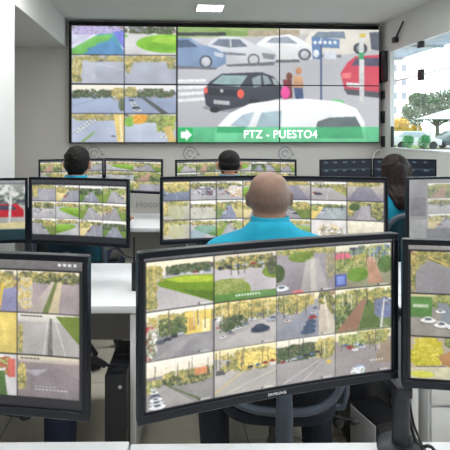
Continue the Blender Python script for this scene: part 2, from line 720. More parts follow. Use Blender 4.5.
def cell_any(c, k):
    r = c.rng
    k = k % 9
    if k == 0:
        cell_road(c, .55, .25, -.2, .8, left=(190, 184, 168), right=(116, 140, 70), side=-1)
    elif k == 1:
        cell_road(c, .45, .22, .15, 1.1, road=(164, 162, 166), left=(120, 146, 66), right=(196, 184, 150), trees=LEAF, ncar=3, side=1)
    elif k == 2:
        cell_haze(c, (150, 148, 156))
    elif k == 3:
        cell_lawn(c, flip=r.random() < .5)
    elif k == 4:
        cell_road(c, .3, .22, -.4, .75, road=(156, 154, 158), right=(112, 128, 70), trees=AUT, ncar=5, side=1)
    elif k == 5:
        cell_lot(c)
    elif k == 6:
        cell_path(c)
    elif k == 7:
        cell_road(c, .62, .24, .2, 1.2, road=(148, 148, 156), left=(205, 190, 140), trees=AUT, ncar=4, side=-1)
    else:
        cell_road(c, .5, .3, .1, .9, road=(140, 144, 156), left=(98, 124, 66), right=(110, 132, 64), trees=DARKLEAF, ncar=2)


def grid_cells(c, cols, rows, x0, y0, x1, y1, fn, gap=.004):
    for j in range(rows):
        for i in range(cols):
            c.win(x0 + (x1 - x0) * i / cols + gap * .5, y0 + (y1 - y0) * j / rows + gap, x0 + (x1 - x0) * (i + 1) / cols - gap * .5, y0 + (y1 - y0) * (j + 1) / rows - gap)
            fn(c, i, j)
    c.full()


def wash(a, k=.9, b=16, con=1.12):
    a = a * k + b
    return np.clip(132 + (a - 132) * con + 2, 0, 255)


# --- the 12 feeds of the large front monitor
def front_cell(c, i, j):
    n = j * 4 + i
    if n == 0:
        c.rect(0, 0, 1, 1, (186, 182, 182), 5)
        c.grad(0, 0, 1, .2, (240, 232, 210), (228, 214, 180))
        c.speck(.3, .12, 1, .28, 50, HOUSE + DARKLEAF, .015, .05)
        for k in range(6):
            c.car(.42 + .1 * k, .29, .032)
        c.poly([(.14, .44), (.25, .36), (.55, .33), (1, .38), (1, .96), (.78, .84), (.42, .64), (.2, .52)], (112, 142, 44), 10)
        c.poly([(.25, .38), (.55, .35), (1, .40), (1, .54), (.5, .48)], (168, 188, 62), 10)
        c.poly([(.5, .62), (1, .74), (1, .95), (.78, .83)], (84, 112, 40), 10)
        c.speck(0, .35, .13, 1, 30, AUT, .02, .06)
        c.speck(0, .1, .2, .4, 18, AUT + HOUSE, .02, .07)
    elif n == 1:
        c.rect(0, 0, 1, 1, (186, 180, 182), 5)
        c.grad(0, 0, 1, .16, (224, 214, 190), (190, 180, 165))
        c.speck(0, .08, 1, .3, 60, HOUSE + DARKLEAF + AUT, .02, .06)
        for k in range(6):
            c.car(.1 + .13 * k, .27 - .01 * k, .04)
        c.ell(1.02, .44, .25, .16, (118, 140, 62), 10)
        c.speck(.88, .2, .96, .46, 10, DARKLEAF, .02, .05)
        c.ell(.2, .78, .38, .27, (128, 146, 66), 12)
        c.speck(.02, .56, .45, .9, 20, LEAF, .03, .07, 1, .6)
        c.rect(0, .84, 1, 1, (86, 132, 66), 6, .85)
        for k in range(9):
            c.rect(.34 + k * .045, .875, .37 + k * .045, .925, (226, 236, 220), 0, .85)
    elif n == 2:
        c.rect(0, 0, 1, 1, (150, 144, 148), 6)
        c.grad(0, 0, 1, .1, (200, 196, 170), (168, 162, 160))
        c.speck(0, 0, 1, .09, 26, AUT + LEAF, .02, .05)
        c.ell(.42, .19, .22, .12, (116, 138, 66), 10)
        c.poly([(.5, .25), (.72, .25), (.9, 1), (.4, 1)], (186, 182, 174), 5, .55)
        c.poly([(.58, .2), (.64, .2), (.7, 1), (.58, 1)], (206, 202, 188), 5, .5)
        c.ell(.02, .52, .12, .2, (74, 92, 58), 8)
        c.car(.09, .86, .1, (226, 228, 232))
        c.ell(.36, .98, .1, .05, (208, 120, 124), 5)
        c.speck(.88, .05, 1, .7, 20, AUT, .02, .06, 1, .5)
    elif n == 3:
        c.rect(0, 0, 1, 1, (142, 140, 116), 12)
        c.grad(0, 0, 1, .14, (226, 222, 206), (214, 206, 184))
        c.speck(.3, .06, 1, .3, 44, HOUSE + [(110, 125, 160)] + LEAF, .02, .06)
        c.speck(.25, .25, .6, .6, 34, AUT + LEAF, .03, .07)
        c.ell(.13, .26, .15, .09, (206, 110, 128), 8)
        c.speck(.02, .34, .3, .56, 20, HOUSE + LEAF, .03, .06)
        c.ell(.40, .70, .19, .17, (108, 142, 62), 12)
        c.poly([(.56, .3), (.68, .3), (.86, .92), (.60, .94)], (178, 140, 116), 8)
        c.ell(.9, .5, .14, .2, (92, 118, 70), 12)
        c.rect(0, .66, .2, .95, (84, 92, 150), 8)
        c.rect(.03, .70, .17, .9, (120, 136, 196), 8)
    elif n == 4:
        c.rect(0, 0, 1, 1, (138, 136, 138), 6)
        c.grad(0, 0, 1, .2, (244, 240, 226), (238, 228, 200))
        c.speck(0, .12, 1, .34, 50, AUT + HOUSE, .02, .07)
        c.rect(.56, .1, .96, .56, (226, 200, 110), 12)
        c.rect(.62, .22, .72, .5, (196, 160, 88), 8)
        c.rect(.82, .3, .94, .56, (240, 226, 170), 8)
        c.speck(.18, .2, .56, .5, 40, LEAF + DARKLEAF, .02, .06)
        c.rect(0, .30, .1, .98, (170, 62, 58), 16)
        c.speck(0, .35, .12, .95, 24, [(225, 220, 215), (190, 60, 60), (110, 120, 90)], .02, .05)
        for k in range(4):
            c.car(.2 + .1 * k, .64 - .04 * k, .06 - .006 * k)
        c.poly([(.05, .98), (.28, .66), (.60, .58), (1, .60), (1, 1)], (146, 144, 146), 5)
        c.poly([(.1, .98), (.6, .62), (.7, .62), (.35, 1)], (164, 160, 158), 5, .7)
    elif n == 5:
        c.rect(0, 0, 1, 1, (172, 168, 166), 6)
        c.grad(0, 0, 1, .2, (230, 216, 160), (222, 200, 130))
        c.speck(0, .05, 1, .4, 70, AUT + [(228, 206, 120)], .03, .08)
        c.speck(0, .3, .5, .62, 26, HOUSE + DARKLEAF, .02, .06)
        c.poly([(0, .92), (1, .36), (1, 1), (0, 1)], (174, 170, 168), 5)
        for k in range(6):
            c.car(.14 + .12 * k, .74 - .075 * k, .05, (120, 124, 130) if k % 2 else (210, 212, 214))
        c.car(.74, .66, .13, (58, 66, 84))
        c.car(.95, .48, .09, (160, 166, 176))
    elif n == 6:
        c.rect(0, 0, 1, 1, (150, 150, 156), 6)
        c.grad(0, 0, 1, .16, (232, 226, 196), (224, 212, 170))
        c.speck(0, .05, .6, .4, 50, AUT + HOUSE, .03, .07)
        c.speck(.75, .05, 1, .6, 34, AUT + HOUSE + DARKLEAF, .03, .07)
        c.poly([(.56, .28), (.7, .28), (.72, 1), (.0, 1), (.0, .86)], (144, 146, 156), 5)
        c.poly([(.72, .3), (.84, .3), (1, .7), (1, 1), (.72, 1)], (196, 186, 170), 6)
        for k in range(6):
            c.car(.66 - .025 * k, .36 + .1 * k, .035 + .014 * k, None if k < 3 else (74, 90, 116))
        for k in range(3):
            c.car(.34 - .08 * k, .42 + .08 * k, .035 + .008 * k, (208, 190, 186))
        c.line((.82, .1), (.9, .95), .012, .018, (212, 204, 190))
    elif n == 7:
        c.rect(0, 0, 1, 1, (112, 128, 88), 12)
        c.grad(0, 0, 1, .12, (236, 232, 214), (220, 210, 176))
        c.speck(0, .08, 1, .4, 60, AUT + LEAF, .03, .08)
        c.speck(0, .35, .28, .9, 50, DARKLEAF + LEAF, .03, .08)
        c.poly([(.46, .3), (.56, .3), (.4, .98), (.02, .98)], (152, 118, 98), 8)
        c.poly([(.56, .3), (.62, .3), (.84, .96), (.42, .97)], (92, 112, 66), 10)
        c.speck(.74, .3, 1, .7, 40, HOUSE + [(116, 124, 150)], .03, .07)
        c.rect(.8, .48, 1, .76, (118, 126, 158), 10)
        c.line((.88, .3), (.82, .98), .012, .02, (206, 204, 196))
    elif n == 8:
        c.rect(0, 0, 1, 1, (140, 138, 136), 6)
        c.grad(0, 0, 1, .32, (240, 236, 224), (222, 212, 190))
        c.speck(.25, .3, 1, .56, 70, AUT + HOUSE + DARKLEAF, .02, .06)
        c.rect(.72, .28, .9, .44, (206, 140, 100), 10)
        c.speck(0, .4, .18, .6, 20, AUT + LEAF, .02, .06)
        c.poly([(.0, 1), (.1, .6), (.26, .52), (.72, 1)], (156, 152, 150), 5)
        c.line((.3, .55), (.8, .96), .012, .018, (92, 102, 66))
        for k in range(6):
            c.car(.1 + .012 * k, .56 + .075 * k, .04 + .012 * k)
    elif n == 9:
        c.rect(0, 0, 1, 1, (178, 174, 168), 6)
        c.grad(0, 0, 1, .2, (236, 228, 190), (226, 208, 150))
        c.speck(.1, .1, 1, .5, 50, AUT + HOUSE, .03, .07)
        c.speck(.4, .18, 1, .44, 20, [(228, 206, 120), (150, 130, 80)], .03, .07)
        c.line((0, .92), (.5, .5), .012, .006, (206, 182, 110))
        c.line((.2, .95), (1, .6), .006, .006, (214, 210, 200))
        for k in range(4):
            c.car(.58 + .12 * k, .46 - .02 * k, .04)
    elif n == 10:
        c.rect(0, 0, 1, 1, (158, 154, 154), 6)
        c.grad(0, 0, 1, .22, (236, 232, 220), (218, 210, 190))
        c.speck(0, .15, .75, .46, 70, HOUSE + DARKLEAF, .02, .06)
        c.speck(.7, .1, 1, .5, 36, AUT, .03, .07)
        for k in range(7):
            c.car(.1 + .1 * k, .48 - .02 * k, .04)
        c.line((.1, .98), (.72, .56), .008, .005, (206, 204, 200))
        c.line((.45, .98), (.78, .6), .006, .004, (206, 204, 200))
        c.ell(.9, .62, .05, .05, (196, 170, 90), 8)
    else:
        c.rect(0, 0, 1, 1, (148, 140, 140), 6)
        c.grad(0, 0, 1, .2, (232, 224, 196), (214, 204, 164))
        c.speck(.4, .06, 1, .3, 60, AUT + LEAF, .03, .07)
        c.speck(.1, .1, .5, .34, 26, HOUSE + LEAF, .02, .06)
        for k in range(7):
            c.car(.18 + .05 * k + .02 * (k % 2), .3 + .04 * (k % 4), .05)
        c.poly([(.8, .3), (1, .3), (1, .8), (.7, .8)], (150, 128, 100), 8, .6)
        c.ell(.44, .92, .1, .12, (146, 168, 200), 8)
        c.speck(.3, .86, .5, 1, 8, [(225, 225, 230), (120, 140, 110)], .02, .04)
        for k in range(5):
            c.rect(.62 + k * .05, .70, .65 + k * .05, .74, (228, 226, 222), 0, .8)
    if n not in (0, 2):
        c.poles(.12, .42, 7)
    if n not in (1,):
        c.rect(.76, .945, .78, .975, (30, 30, 30), 0)
        c.rect(.8, .95, .95, .975, (225, 225, 220), 0, .6)


def pic_front():
    c = Canvas(288, 168, (26, 28, 32), seed=5)
    c.rect(0, 0, 1, .028, (96, 98, 102), 2)
    grid_cells(c, 4, 3, .012, .034, .992, .985, front_cell, .002)
    return wash(c.pixels(), .97, 14)


def pic_left():
    c = Canvas(280, 160, (40, 40, 42), seed=11)
    c.rect(0, 0, 1, .07, (112, 110, 110), 3)
    for k in range(4):
        c.rect(.9 + .02 * k, .025, .912 + .02 * k, .045, (225, 225, 225), 0)

    def fn(c, i, j):
        if i == 3 and j == 0:
            c.rect(0, 0, 1, 1, (168, 156, 158), 7)
            c.grad(0, 0, 1, .14, (238, 230, 206), (216, 200, 170))
            c.speck(0, .04, 1, .26, 60, HOUSE + AUT + DARKLEAF, .02, .06)
            c.speck(0, .2, .2, .9, 30, [(196, 190, 180), (150, 146, 150), (215, 190, 110)], .03, .07)
            c.poly([(.55, .25), (.62, .25), (.42, 1), (.16, 1)], (186, 176, 168), 7)
            c.poly([(.6, .25), (.65, .25), (.5, 1), (.40, 1)], (112, 122, 74), 10)
            c.poly([(.65, .25), (.72, .25), (.66, 1), (.5, 1)], (206, 192, 160), 12)
        elif i == 2 and j == 0:
            c.rect(0, 0, 1, 1, (150, 140, 116), 14)
            c.grad(0, 0, 1, .12, (240, 234, 216), (230, 220, 180))
            c.speck(0, .05, 1, .7, 80, AUT + HOUSE, .03, .08)
            c.poly([(.3, .6), (1, .4), (1, 1), (.2, 1)], (140, 140, 168), 8)
            c.line((.78, .3), (.7, 1), .02, .03, (216, 184, 84))
            c.line((.5, .2), (.6, 1), .012, .014, (178, 180, 100))
        elif i == 3 and j == 1:
            c.rect(0, 0, 1, 1, (172, 168, 164), 6)
            c.grad(0, 0, 1, .2, (232, 228, 214), (200, 194, 186))
            c.poly([(.62, .05), (1, .02), (1, .7), (.9, .55)], (112, 128, 60), 10)
            c.poly([(.52, .1), (.56, .1), (.57, 1), (.48, 1)], (120, 118, 114), 6)
            c.line((.50, .1), (.42, 1), .004, .01, (214, 210, 204))
            c.line((.60, .1), (.78, 1), .004, .012, (206, 202, 196))
            c.speck(0, .3, .05, 1, 12, AUT, .02, .06)
            c.stamp(True)
        elif i == 2 and j == 1:
            c.rect(0, 0, 1, 1, (222, 212, 180), 10)
            c.speck(0, .05, .7, 1, 60, AUT + HOUSE + [(200, 214, 226)], .03, .1)
            c.rect(.72, 0, 1, 1, (222, 200, 116), 12)
            c.line((.66, 0), (.66, 1), .025, .025, (240, 226, 160))
        elif i == 3 and j == 2:
            c.rect(0, 0, 1, 1, (146, 134, 134), 6)
            c.grad(0, 0, 1, .16, (224, 214, 186), (176, 166, 160))
            c.poly([(.2, .3), (.6, .2), (1, .5), (1, 1), (.2, 1)], (132, 124, 128), 6, .7)
            c.poly([(.1, .35), (.5, .3), (.3, .5)], (180, 178, 186), 5, .6)
            c.speck(0, .2, .1, .8, 22, AUT, .02, .06)
            c.stamp(True)
            for k in range(6):
                c.rect(.28 + k * .06, .72, .32 + k * .06, .74, (230, 226, 222), 0, .8)
            for k in range(9):
                c.rect(.28 + k * .06, .79, .32 + k * .06, .81, (230, 226, 222), 0, .8)
        elif i == 2 and j == 2:
            c.rect(0, 0, 1, 1, (206, 204, 204), 10)
            c.speck(0, .05, 1, .5, 40, HOUSE + LEAF + [(200, 90, 80)], .03, .09)
            c.poly([(.5, .45), (.8, .4), (.85, 1), (.3, 1)], (84, 112, 62), 12)
            c.rect(.86, .1, .98, .55, (196, 104, 92), 10)
        else:
            cell_any(c, i * 2 + j * 5 + 1)
    grid_cells(c, 4, 3, .01, .078, .985, .93, fn, .004)
    return wash(c.pixels(), .94, 12)


def pic_right():
    c = Canvas(280, 160, (30, 32, 36), seed=21)
    c.rect(0, 0, 1, .04, (150, 148, 146), 3)

    def fn(c, i, j):
        if i == 0 and j == 0:
            c.rect(0, 0, 1, 1, (146, 144, 144), 6)
            c.grad(0, 0, 1, .16, (228, 214, 160), (216, 196, 120))
            c.speck(0, 0, 1, .3, 70, AUT + HOUSE, .03, .07)
            c.speck(0, .1, .1, .95, 30, AUT, .02, .06)
            c.poly([(.08, .5), (.3, .2), (.7, .42), (1, .36), (1, 1), (.08, 1)], (150, 148, 150), 5)
            c.line((.3, .14), (.85, .45), .012, .012, (206, 180, 110))
            c.ell(.96, .62, .06, .12, (90, 92, 92), 6)
        elif i == 0 and j == 1:
            c.rect(0, 0, 1, 1, (160, 154, 146), 6)
            c.grad(0, 0, 1, .16, (214, 204, 160), (190, 186, 150))
            c.speck(.3, .04, 1, .3, 50, HOUSE + LEAF, .03, .07)
            c.rect(.0, .06, .36, .56, (96, 138, 78), 16)
            c.rect(.04, .25, .3, .32, (196, 206, 180), 8)
            c.poly([(.44, .2), (.6, .2), (1, .8), (.55, .8)], (136, 142, 150), 5)
            c.ell(.92, .2, .1, .12, (90, 116, 62), 10)
            for k, (x, y) in enumerate([(.3, .62), (.52, .72), (.74, .76), (.5, .4), (.86, .46)]):
                c.car(x, y, .11 if k < 3 else .07, (236, 236, 232))
        elif i == 0 and j == 2:
            c.rect(0, 0, 1, 1, (190, 176, 158), 6)
            c.speck(0, .03, .5, .66, 70, [(196, 186, 60), (176, 176, 60), (214, 200, 90)], .04, .09)
            c.poly([(.45, .45), (.7, .3), (1, .62), (1, 1), (.6, .8)], (178, 136, 92), 10)
            c.poly([(.6, .1), (1, .0), (1, .6), (.66, .3)], (160, 162, 170), 6)
            c.speck(.6, 0, 1, .2, 20, HOUSE + LEAF, .03, .06)
            c.poly([(0, .76), (.6, .66), (1, .96), (1, 1), (0, 1)], (206, 202, 170), 8)
            c.ell(.2, .9, .2, .08, (206, 206, 90), 8)
            c.line((.1, .72), (.6, .68), .014, .014, (120, 104, 120))
        else:
            cell_any(c, i * 4 + j * 3)
    grid_cells(c, 4, 3, .012, .05, .99, .985, fn, .004)
    return wash(c.pixels(), .92, 8)


def pic_grid(cols, rows, seed, x0=.012, y0=.06, x1=.988, y1=.97, bar=(80, 82, 86), res=(136, 80), table=None, k=.97, b=16):
    c = Canvas(res[0], res[1], (34, 36, 40), seed=seed)
    c.rect(0, 0, 1, y0 * .8, bar, 3)

    def fn(c, i, j):
        cell_any(c, table[j][i] if table else (i * 5 + j * 7 + seed))
    grid_cells(c, cols, rows, x0, y0, x1, y1, fn, .006)
    return wash(c.pixels(), k, b)


def pic_row2_left():
    return pic_grid(4, 3, 31, y0=.085, y1=.90, table=[[2, 7, 8, 1], [5, 3, 1, 0], [4, 3, 7, 8]], bar=(60, 62, 66))


def pic_row2_redcar():
    c = Canvas(136, 80, (30, 40, 46), seed=33)
    c.rect(0, 0, 1, .06, (150, 152, 156), 3)
    c.rect(0, .07, 1, .98, (176, 174, 170), 6)
    c.rect(0, .07, 1, .4, (150, 152, 150), 10)
    c.speck(0, .1, 1, .4, 70, [(90, 96, 104), (220, 220, 220), (70, 74, 84), (120, 132, 116)], .02, .06)
    c.poly([(.55, .5), (.62, .4), (.92, .4), (.98, .5), (.98, .62), (.55, .62)], (192, 48, 60), 8)
    c.poly([(.63, .5), (.67, .42), (.88, .42), (.92, .5)], (80, 76, 92), 5)
    c.line((.68, .12), (.66, .8), .02, .022, (198, 200, 200))
    c.line((.87, .12), (.85, .72), .012, .012, (206, 206, 206))
    c.poly([(0, .76), (1, .7), (1, .8), (0, .84)], (206, 196, 150), 5)
    c.rect(0, .82, 1, 1, (34, 58, 62), 4)
    return wash(c.pixels(), .92, 8)


def pic_row2_centre_left():
    c = Canvas(136, 80, (32, 34, 40), seed=35)

    def fn(c, i, j):
        n = j * 4 + i
        if n == 0:
            cell_road(c, .4, .3, -.2, 1.3, road=(120, 128, 146), trees=AUT, ncar=3, sky=(232, 214, 150))
            c.speck(0, .1, 1, .5, 60, AUT, .03, .09)
        elif n == 1:
            cell_lot(c)
            c.speck(.3, .3, .8, .7, 16, [(150, 60, 60), (200, 200, 205), (90, 90, 100)], .04, .08)
        elif n == 2:
            cell_lot(c)
            c.speck(.5, .3, 1, .8, 18, [(160, 56, 60), (210, 206, 205), (200, 186, 150)], .04, .1)
        elif n in (4, 8):
            cell_haze(c, (178, 176, 160))
            c.ell(.5, .6, .3, .4, (170, 172, 120), 8, .5)
        elif n == 5:
            cell_road(c, .8, .3, -.2, 1.2, road=(186, 184, 170), right=(170, 176, 120), ncar=2)
        elif n == 6:
            cell_road(c, .5, .2, .1, .8, road=(134, 140, 160), left=(120, 140, 90), right=(196, 186, 140))
        elif n == 9:
            cell_lawn(c, (110, 150, 100))
            c.poly([(0, .6), (.6, .3), (1, .5), (.4, 1), (0, 1)], (130, 160, 170), 8, .6)
        else:
            cell_any(c, n)
    grid_cells(c, 4, 3, .012, .05, .99, .97, fn, .007)
    return wash(c.pixels(), .97, 20)


def pic_row2_centre_right():
    c = Canvas(140, 80, (32, 34, 40), seed=37)

    def fn(c, i, j):
        n = j * 3 + i
        if n in (0, 2):
            c.grad(0, 0, 1, 1, (198, 190, 170), (132, 128, 142))
            c.poly([(.3, .2), (.6, .15), (.95, 1), (0, 1)], (122, 120, 136), 6, .7)
            c.speck(0, 0, 1, .16, 22, AUT + HOUSE, .03, .08)
        elif n == 1:
            cell_road(c, .5, .25, -.3, 1.2, road=(172, 168, 168), right=(150, 160, 90), ncar=1)
            c.car(.2, .66, .1, (60, 62, 76))
        elif n == 4:
            cell_road(c, .4, .3, .1, 1.3, road=(160, 168, 170), left=(222, 196, 120), trees=LEAF)
        elif n == 5:
            cell_haze(c, (150, 146, 150))
            c.speck(.7, .3, 1, .9, 40, AUT + DARKLEAF, .04, .1)
            c.ell(.2, .3, .15, .2, (76, 96, 60), 8)
        elif n == 7:
            c.rect(0, 0, 1, 1, (206, 202, 200), 6)
            c.ell(.5, .6, .32, .4, (206, 190, 160), 6)
            c.speck(.1, .2, .9, .95, 26, [(150, 140, 110), (110, 130, 150), (226, 226, 230)], .03, .08)
        elif n == 8:
            c.grad(0, 0, 1, 1, (228, 224, 206), (196, 186, 160))
        elif n == 6:
            cell_lawn(c, (130, 156, 90))
        else:
            cell_any(c, n + 1)
    grid_cells(c, 3, 3, .012, .05, .985, .97, fn, .007)
    return wash(c.pixels(), .97, 16)


def pic_row2_right():
    c = Canvas(136, 80, (150, 150, 152), seed=39)
    c.rect(0, .0, .16, 1, (146, 146, 148), 4)
    c.rect(.02, .3, .15, .6, (122, 122, 126), 3)
    c.rect(.01, .66, .16, .98, (156, 158, 156), 14)
    c.rect(.16, .8, 1, 1, (122, 124, 128), 4)

    def fn(c, i, j):
        cell_any(c, [[6, 3, 5], [5, 1, 0], [7, 5, 4]][j][i])
        c.rect(0, 0, 1, 1, (200, 200, 200), 0, .25)
    grid_cells(c, 3, 3, .17, .07, .99, .82, fn, .008)
    return wash(c.pixels(), .86, 22)


def pic_dark(seed):
    c = Canvas(72, 44, (26, 34, 44), seed=seed)
    for j in range(4):
        for i in range(5):
            x = .03 + i * .19
            y = .05 + j * .25
            c.rect(x, y, x + .175, y + .21, (20, 28, 40), 6)
            c.rect(x + .03, y + .01, x + .03 + c.rng.uniform(.04, .1), y + .035, (170, 190, 196), 4, .9)  # pale dashes: ceiling reflections painted into the dark screen picture
    c.rect(0, .27, 1, .29, (66, 86, 94), 3)
    return c.pixels()


def video_canvas():
    """whole video wall, 3 x 2 panels"""
    W_, H_ = 402, 152
    c = Canvas(W_, H_, (180, 182, 186), seed=3)
    c.blur = 2
    c.detail = .1

    def V(px, py):
        u = (px - 71) / 309.0
        top = 25 + 5 * u
        sx = u / (1.044 - u * .044)
        return (sx, (py - top) / (143 - top))

    def pp(pts, col, n=5, a=1.0):
        c.poly([V(*p) for p in pts], col, n, a)

    def pe(x, y, rx, ry, col, n=4, a=1.0):
        u0 = V(x - rx, y - ry)
        u1 = V(x + rx, y + ry)
        c.ell((u0[0] + u1[0]) / 2, (u0[1] + u1[1]) / 2, (u1[0] - u0[0]) / 2, (u1[1] - u0[1]) / 2, col, n, a)

    def sub(x0, y0, x1, y1):
        a = V(x0, y0)
        b = V(x1, y1)
        c.win(a[0], a[1], b[0], b[1])

    c.rect(0, 0, 1, 1, (30, 32, 36), 0)
    # --- left column: eight small feeds (rows of two on each panel)
    X = [0.0, 1 / 6, 1 / 3]
    Yv = [0.0, .25, .5, .75, 1.0]

    def cw(i, j):
        c.win(X[i] + .0015, Yv[j] + .004, X[i + 1] - .0015, Yv[j + 1] - .004)
    cw(0, 0)
    c.rect(0, 0, 1, 1, (206, 206, 228), 6)
    c.speck(0, 0, 1, .25, 50, HOUSE + [(180, 170, 210)], .03, .07)
    c.poly([(0, .75), (.5, .28), (.85, .25), (1, .95), (1, 1), (0, 1)], (84, 158, 176), 8)
    c.poly([(0, .8), (.45, .35), (.8, .28), (.7, .5), (.5, .6), (.4, .8), (.2, 1), (0, 1)], (112, 186, 92), 12)
    c.poly([(.3, .8), (.8, .5), (1, .85), (1, 1), (.3, 1)], (86, 136, 190), 8, .8)
    c.poly([(.78, .2), (1, .15), (1, .8)], (122, 132, 222), 8)
    c.poly([(0, .68), (.42, .3), (.5, .3), (0, .82)], (214, 214, 236), 5)
    cw(1, 0)
    c.rect(0, 0, 1, 1, (212, 212, 212), 6)
    c.speck(0, 0, 1, .22, 70, HOUSE + DARKLEAF + [(130, 130, 150)], .02, .06)
    c.ell(.86, .6, .64, .33, (134, 196, 62), 10)
    c.ell(.7, .68, .4, .2, (116, 180, 54), 10)
    c.ell(.9, .48, .4, .12, (158, 206, 72), 8)
    c.rect(0, .3, .06, .38, (116, 190, 90), 6)
    cw(0, 1)
    c.rect(0, 0, 1, 1, (170, 176, 190), 5)
    c.speck(0, 0, 1, .2, 40, HOUSE + AUT, .02, .06)
    c.speck(0, .1, .16, 1, 40, AUT + [(170, 176, 140)], .02, .07)
    c.poly([(.3, .25), (.4, .25), (.5, 1), (.2, 1)], (188, 192, 204), 4, .7)
    c.line((.5, .3), (1, .5), .01, .012, (196, 200, 210))
    cw(1, 1)
    c.rect(0, 0, 1, 1, (164, 170, 184), 5)
    c.speck(0, 0, 1, .18, 50, AUT + [(232, 216, 150)], .03, .07)
    c.speck(0, .1, .12, .6, 20, AUT, .03, .07)
    c.speck(.84, .1, 1, .4, 20, AUT, .03, .07)
    c.poly([(.15, .3), (.8, .2), (.95, 1), (.0, 1)], (170, 176, 190), 4, .8)
    cw(0, 2)
    c.rect(0, 0, 1, 1, (166, 180, 208), 5)
    c.grad(0, 0, 1, .22, (240, 238, 228), (232, 226, 206))
    c.speck(0, .18, .95, .45, 70, HOUSE + DARKLEAF, .02, .05)
    c.speck(.8, .15, 1, .5, 26, AUT, .03, .07)
    c.line((0, .75), (.4, .55), .006, .006, (120, 132, 160))
    for k in range(5):
        c.car(.1 + .18 * k, .42, .035)
    c.ell(.96, .7, .06, .24, (96, 106, 80), 8)
    cw(1, 2)
    c.rect(0, 0, 1, 1, (150, 162, 190), 5)
    c.grad(0, 0, 1, .22, (238, 238, 236), (220, 220, 222))
    c.speck(0, .15, 1, .42, 70, HOUSE + DARKLEAF, .02, .05)
    c.speck(0, .1, .2, .4, 20, AUT, .03, .06)
    c.poly([(.28, .4), (.36, .38), (.85, 1), (.7, 1)], (84, 92, 92), 6)
    for k in range(6):
        c.car(.1 + .03 * k, .45 + .09 * k, .035 + .008 * k)
    cw(0, 3)
    c.rect(0, 0, 1, 1, (176, 186, 208), 5)
    c.speck(0, 0, 1, .2, 50, HOUSE + AUT, .02, .06)
    for k in range(7):
        c.car(.4 - .055 * k, .22 + .07 * k, .06, (214, 218, 226))
    c.poly([(.42, .62), (.47, .64), (.24, .98), (.16, .98)], (126, 160, 100), 6)
    c.poly([(.8, 0), (1, 0), (1, 1), (.88, 1)], (226, 200, 124), 14)
    c.line((.93, .05), (.96, 1), .016, .02, (240, 230, 190))
    c.car(.8, .78, .04, (110, 110, 120))
    cw(1, 3)
    c.rect(0, 0, 1, 1, (182, 192, 210), 5)
    c.speck(0, 0, 1, .25, 50, HOUSE + LEAF, .03, .07)
    c.speck(.15, .05, .4, .3, 26, [(226, 160, 60), (206, 150, 70)], .03, .06)
    c.speck(.66, .05, 1, .6, 60, LEAF + [(170, 190, 80)], .03, .08)
    c.speck(0, .15, .14, .4, 26, [(130, 180, 80)], .03, .06)
    c.poly([(.74, .5), (.9, .4), (1, 1), (.86, 1)], (206, 180, 110), 12)
    c.car(.76, .82, .06, (238, 238, 240))
    c.line((.3, .35), (.3, 1), .004, .006, (206, 212, 222))

    # --- large camera picture over the four right-hand panels
    c.win(1 / 3 + .002, 0, 1, 1)
    keep = c.clip
    c.full()
    c.clip = keep
    pp([(176, 22), (384, 22), (384, 146), (176, 146)], (186, 188, 194), 4)
    pp([(176, 22), (384, 26), (384, 38), (176, 38)], (206, 204, 196), 10)
    pp([(176, 24), (250, 24), (290, 31), (290, 36), (176, 38)], (150, 176, 110), 14)
    pp([(176, 28), (215, 28), (250, 33), (250, 36), (176, 36)], (130, 160, 92), 12)
    pp([(176, 32.5), (226, 32.5), (226, 36), (176, 36)], (58, 64, 66), 12)
    pp([(248, 30), (300, 30), (300, 36), (248, 36)], (176, 162, 140), 22)
    # white suv, top right
    pp([(306, 40), (312, 31), (372, 31), (380, 36), (380, 50), (340, 56), (306, 52)], (222, 218, 208), 4)
    pp([(312, 38), (318, 32), (345, 32), (346, 39)], (126, 140, 156), 5)
    pe(361, 49, 7, 6, (70, 74, 82))
    pe(361, 49, 4, 3.6, (160, 164, 168))
    pp([(370, 33), (384, 32), (384, 52), (372, 50)], (92, 98, 110), 6)
    pp([(300, 55), (342, 55), (342, 58), (300, 58)], (120, 124, 130), 4)
    # white car
    pp([(257, 44), (267, 37), (290, 34.5), (302, 40), (313, 47), (316, 54), (312, 60), (258, 62)], (232, 234, 236), 3)
    pp([(266, 43), (273, 38), (288, 37), (298, 44)], (150, 160, 172), 5)
    pe(305, 55, 6.5, 6, (96, 100, 108))
    pe(305, 55, 4, 4, (190, 194, 200))
    pp([(258, 60), (300, 60), (300, 63), (258, 63)], (104, 106, 112), 4)
    # silver hatchback
    pp([(205, 52), (210, 41), (220, 36.5), (240, 37), (256, 45), (270, 49), (278, 56), (276, 62), (262, 66), (226, 66)], (206, 210, 216), 3)
    pp([(212, 45), (219, 39), (240, 39.5), (248, 47), (230, 48)], (112, 122, 138), 5)
    pp([(230, 39), (231.5, 39), (232, 48), (230, 48)], (196, 200, 206), 2)
    pp([(222, 52), (246, 54), (246, 56), (222, 55)], (120, 124, 134), 3)
    pp([(262, 53), (276, 55), (274, 60), (264, 59)], (128, 134, 142), 4)
    pe(254, 60, 6, 6, (92, 96, 104))
    pe(254, 60, 4.4, 4.4, (206, 208, 210))
    pp([(226, 65), (276, 62), (274, 66), (228, 67)], (104, 106, 114), 3)
    # blue hatchback
    pp([(176, 38), (190, 38), (203, 45), (217, 49), (226, 55), (226, 64), (218, 68), (176, 66)], (122, 146, 180), 4)
    pp([(176, 40), (188, 40), (198, 47), (176, 48)], (74, 92, 118), 4)
    pp([(190, 40), (194, 40), (206, 47), (200, 47)], (150, 168, 192), 4)
    pp([(214, 52), (224, 54), (223, 58), (215, 56)], (196, 206, 218), 4)
    pe(206, 62, 6.5, 6.5, (70, 78, 92))
    pe(206, 62, 4.6, 4.8, (190, 194, 200))
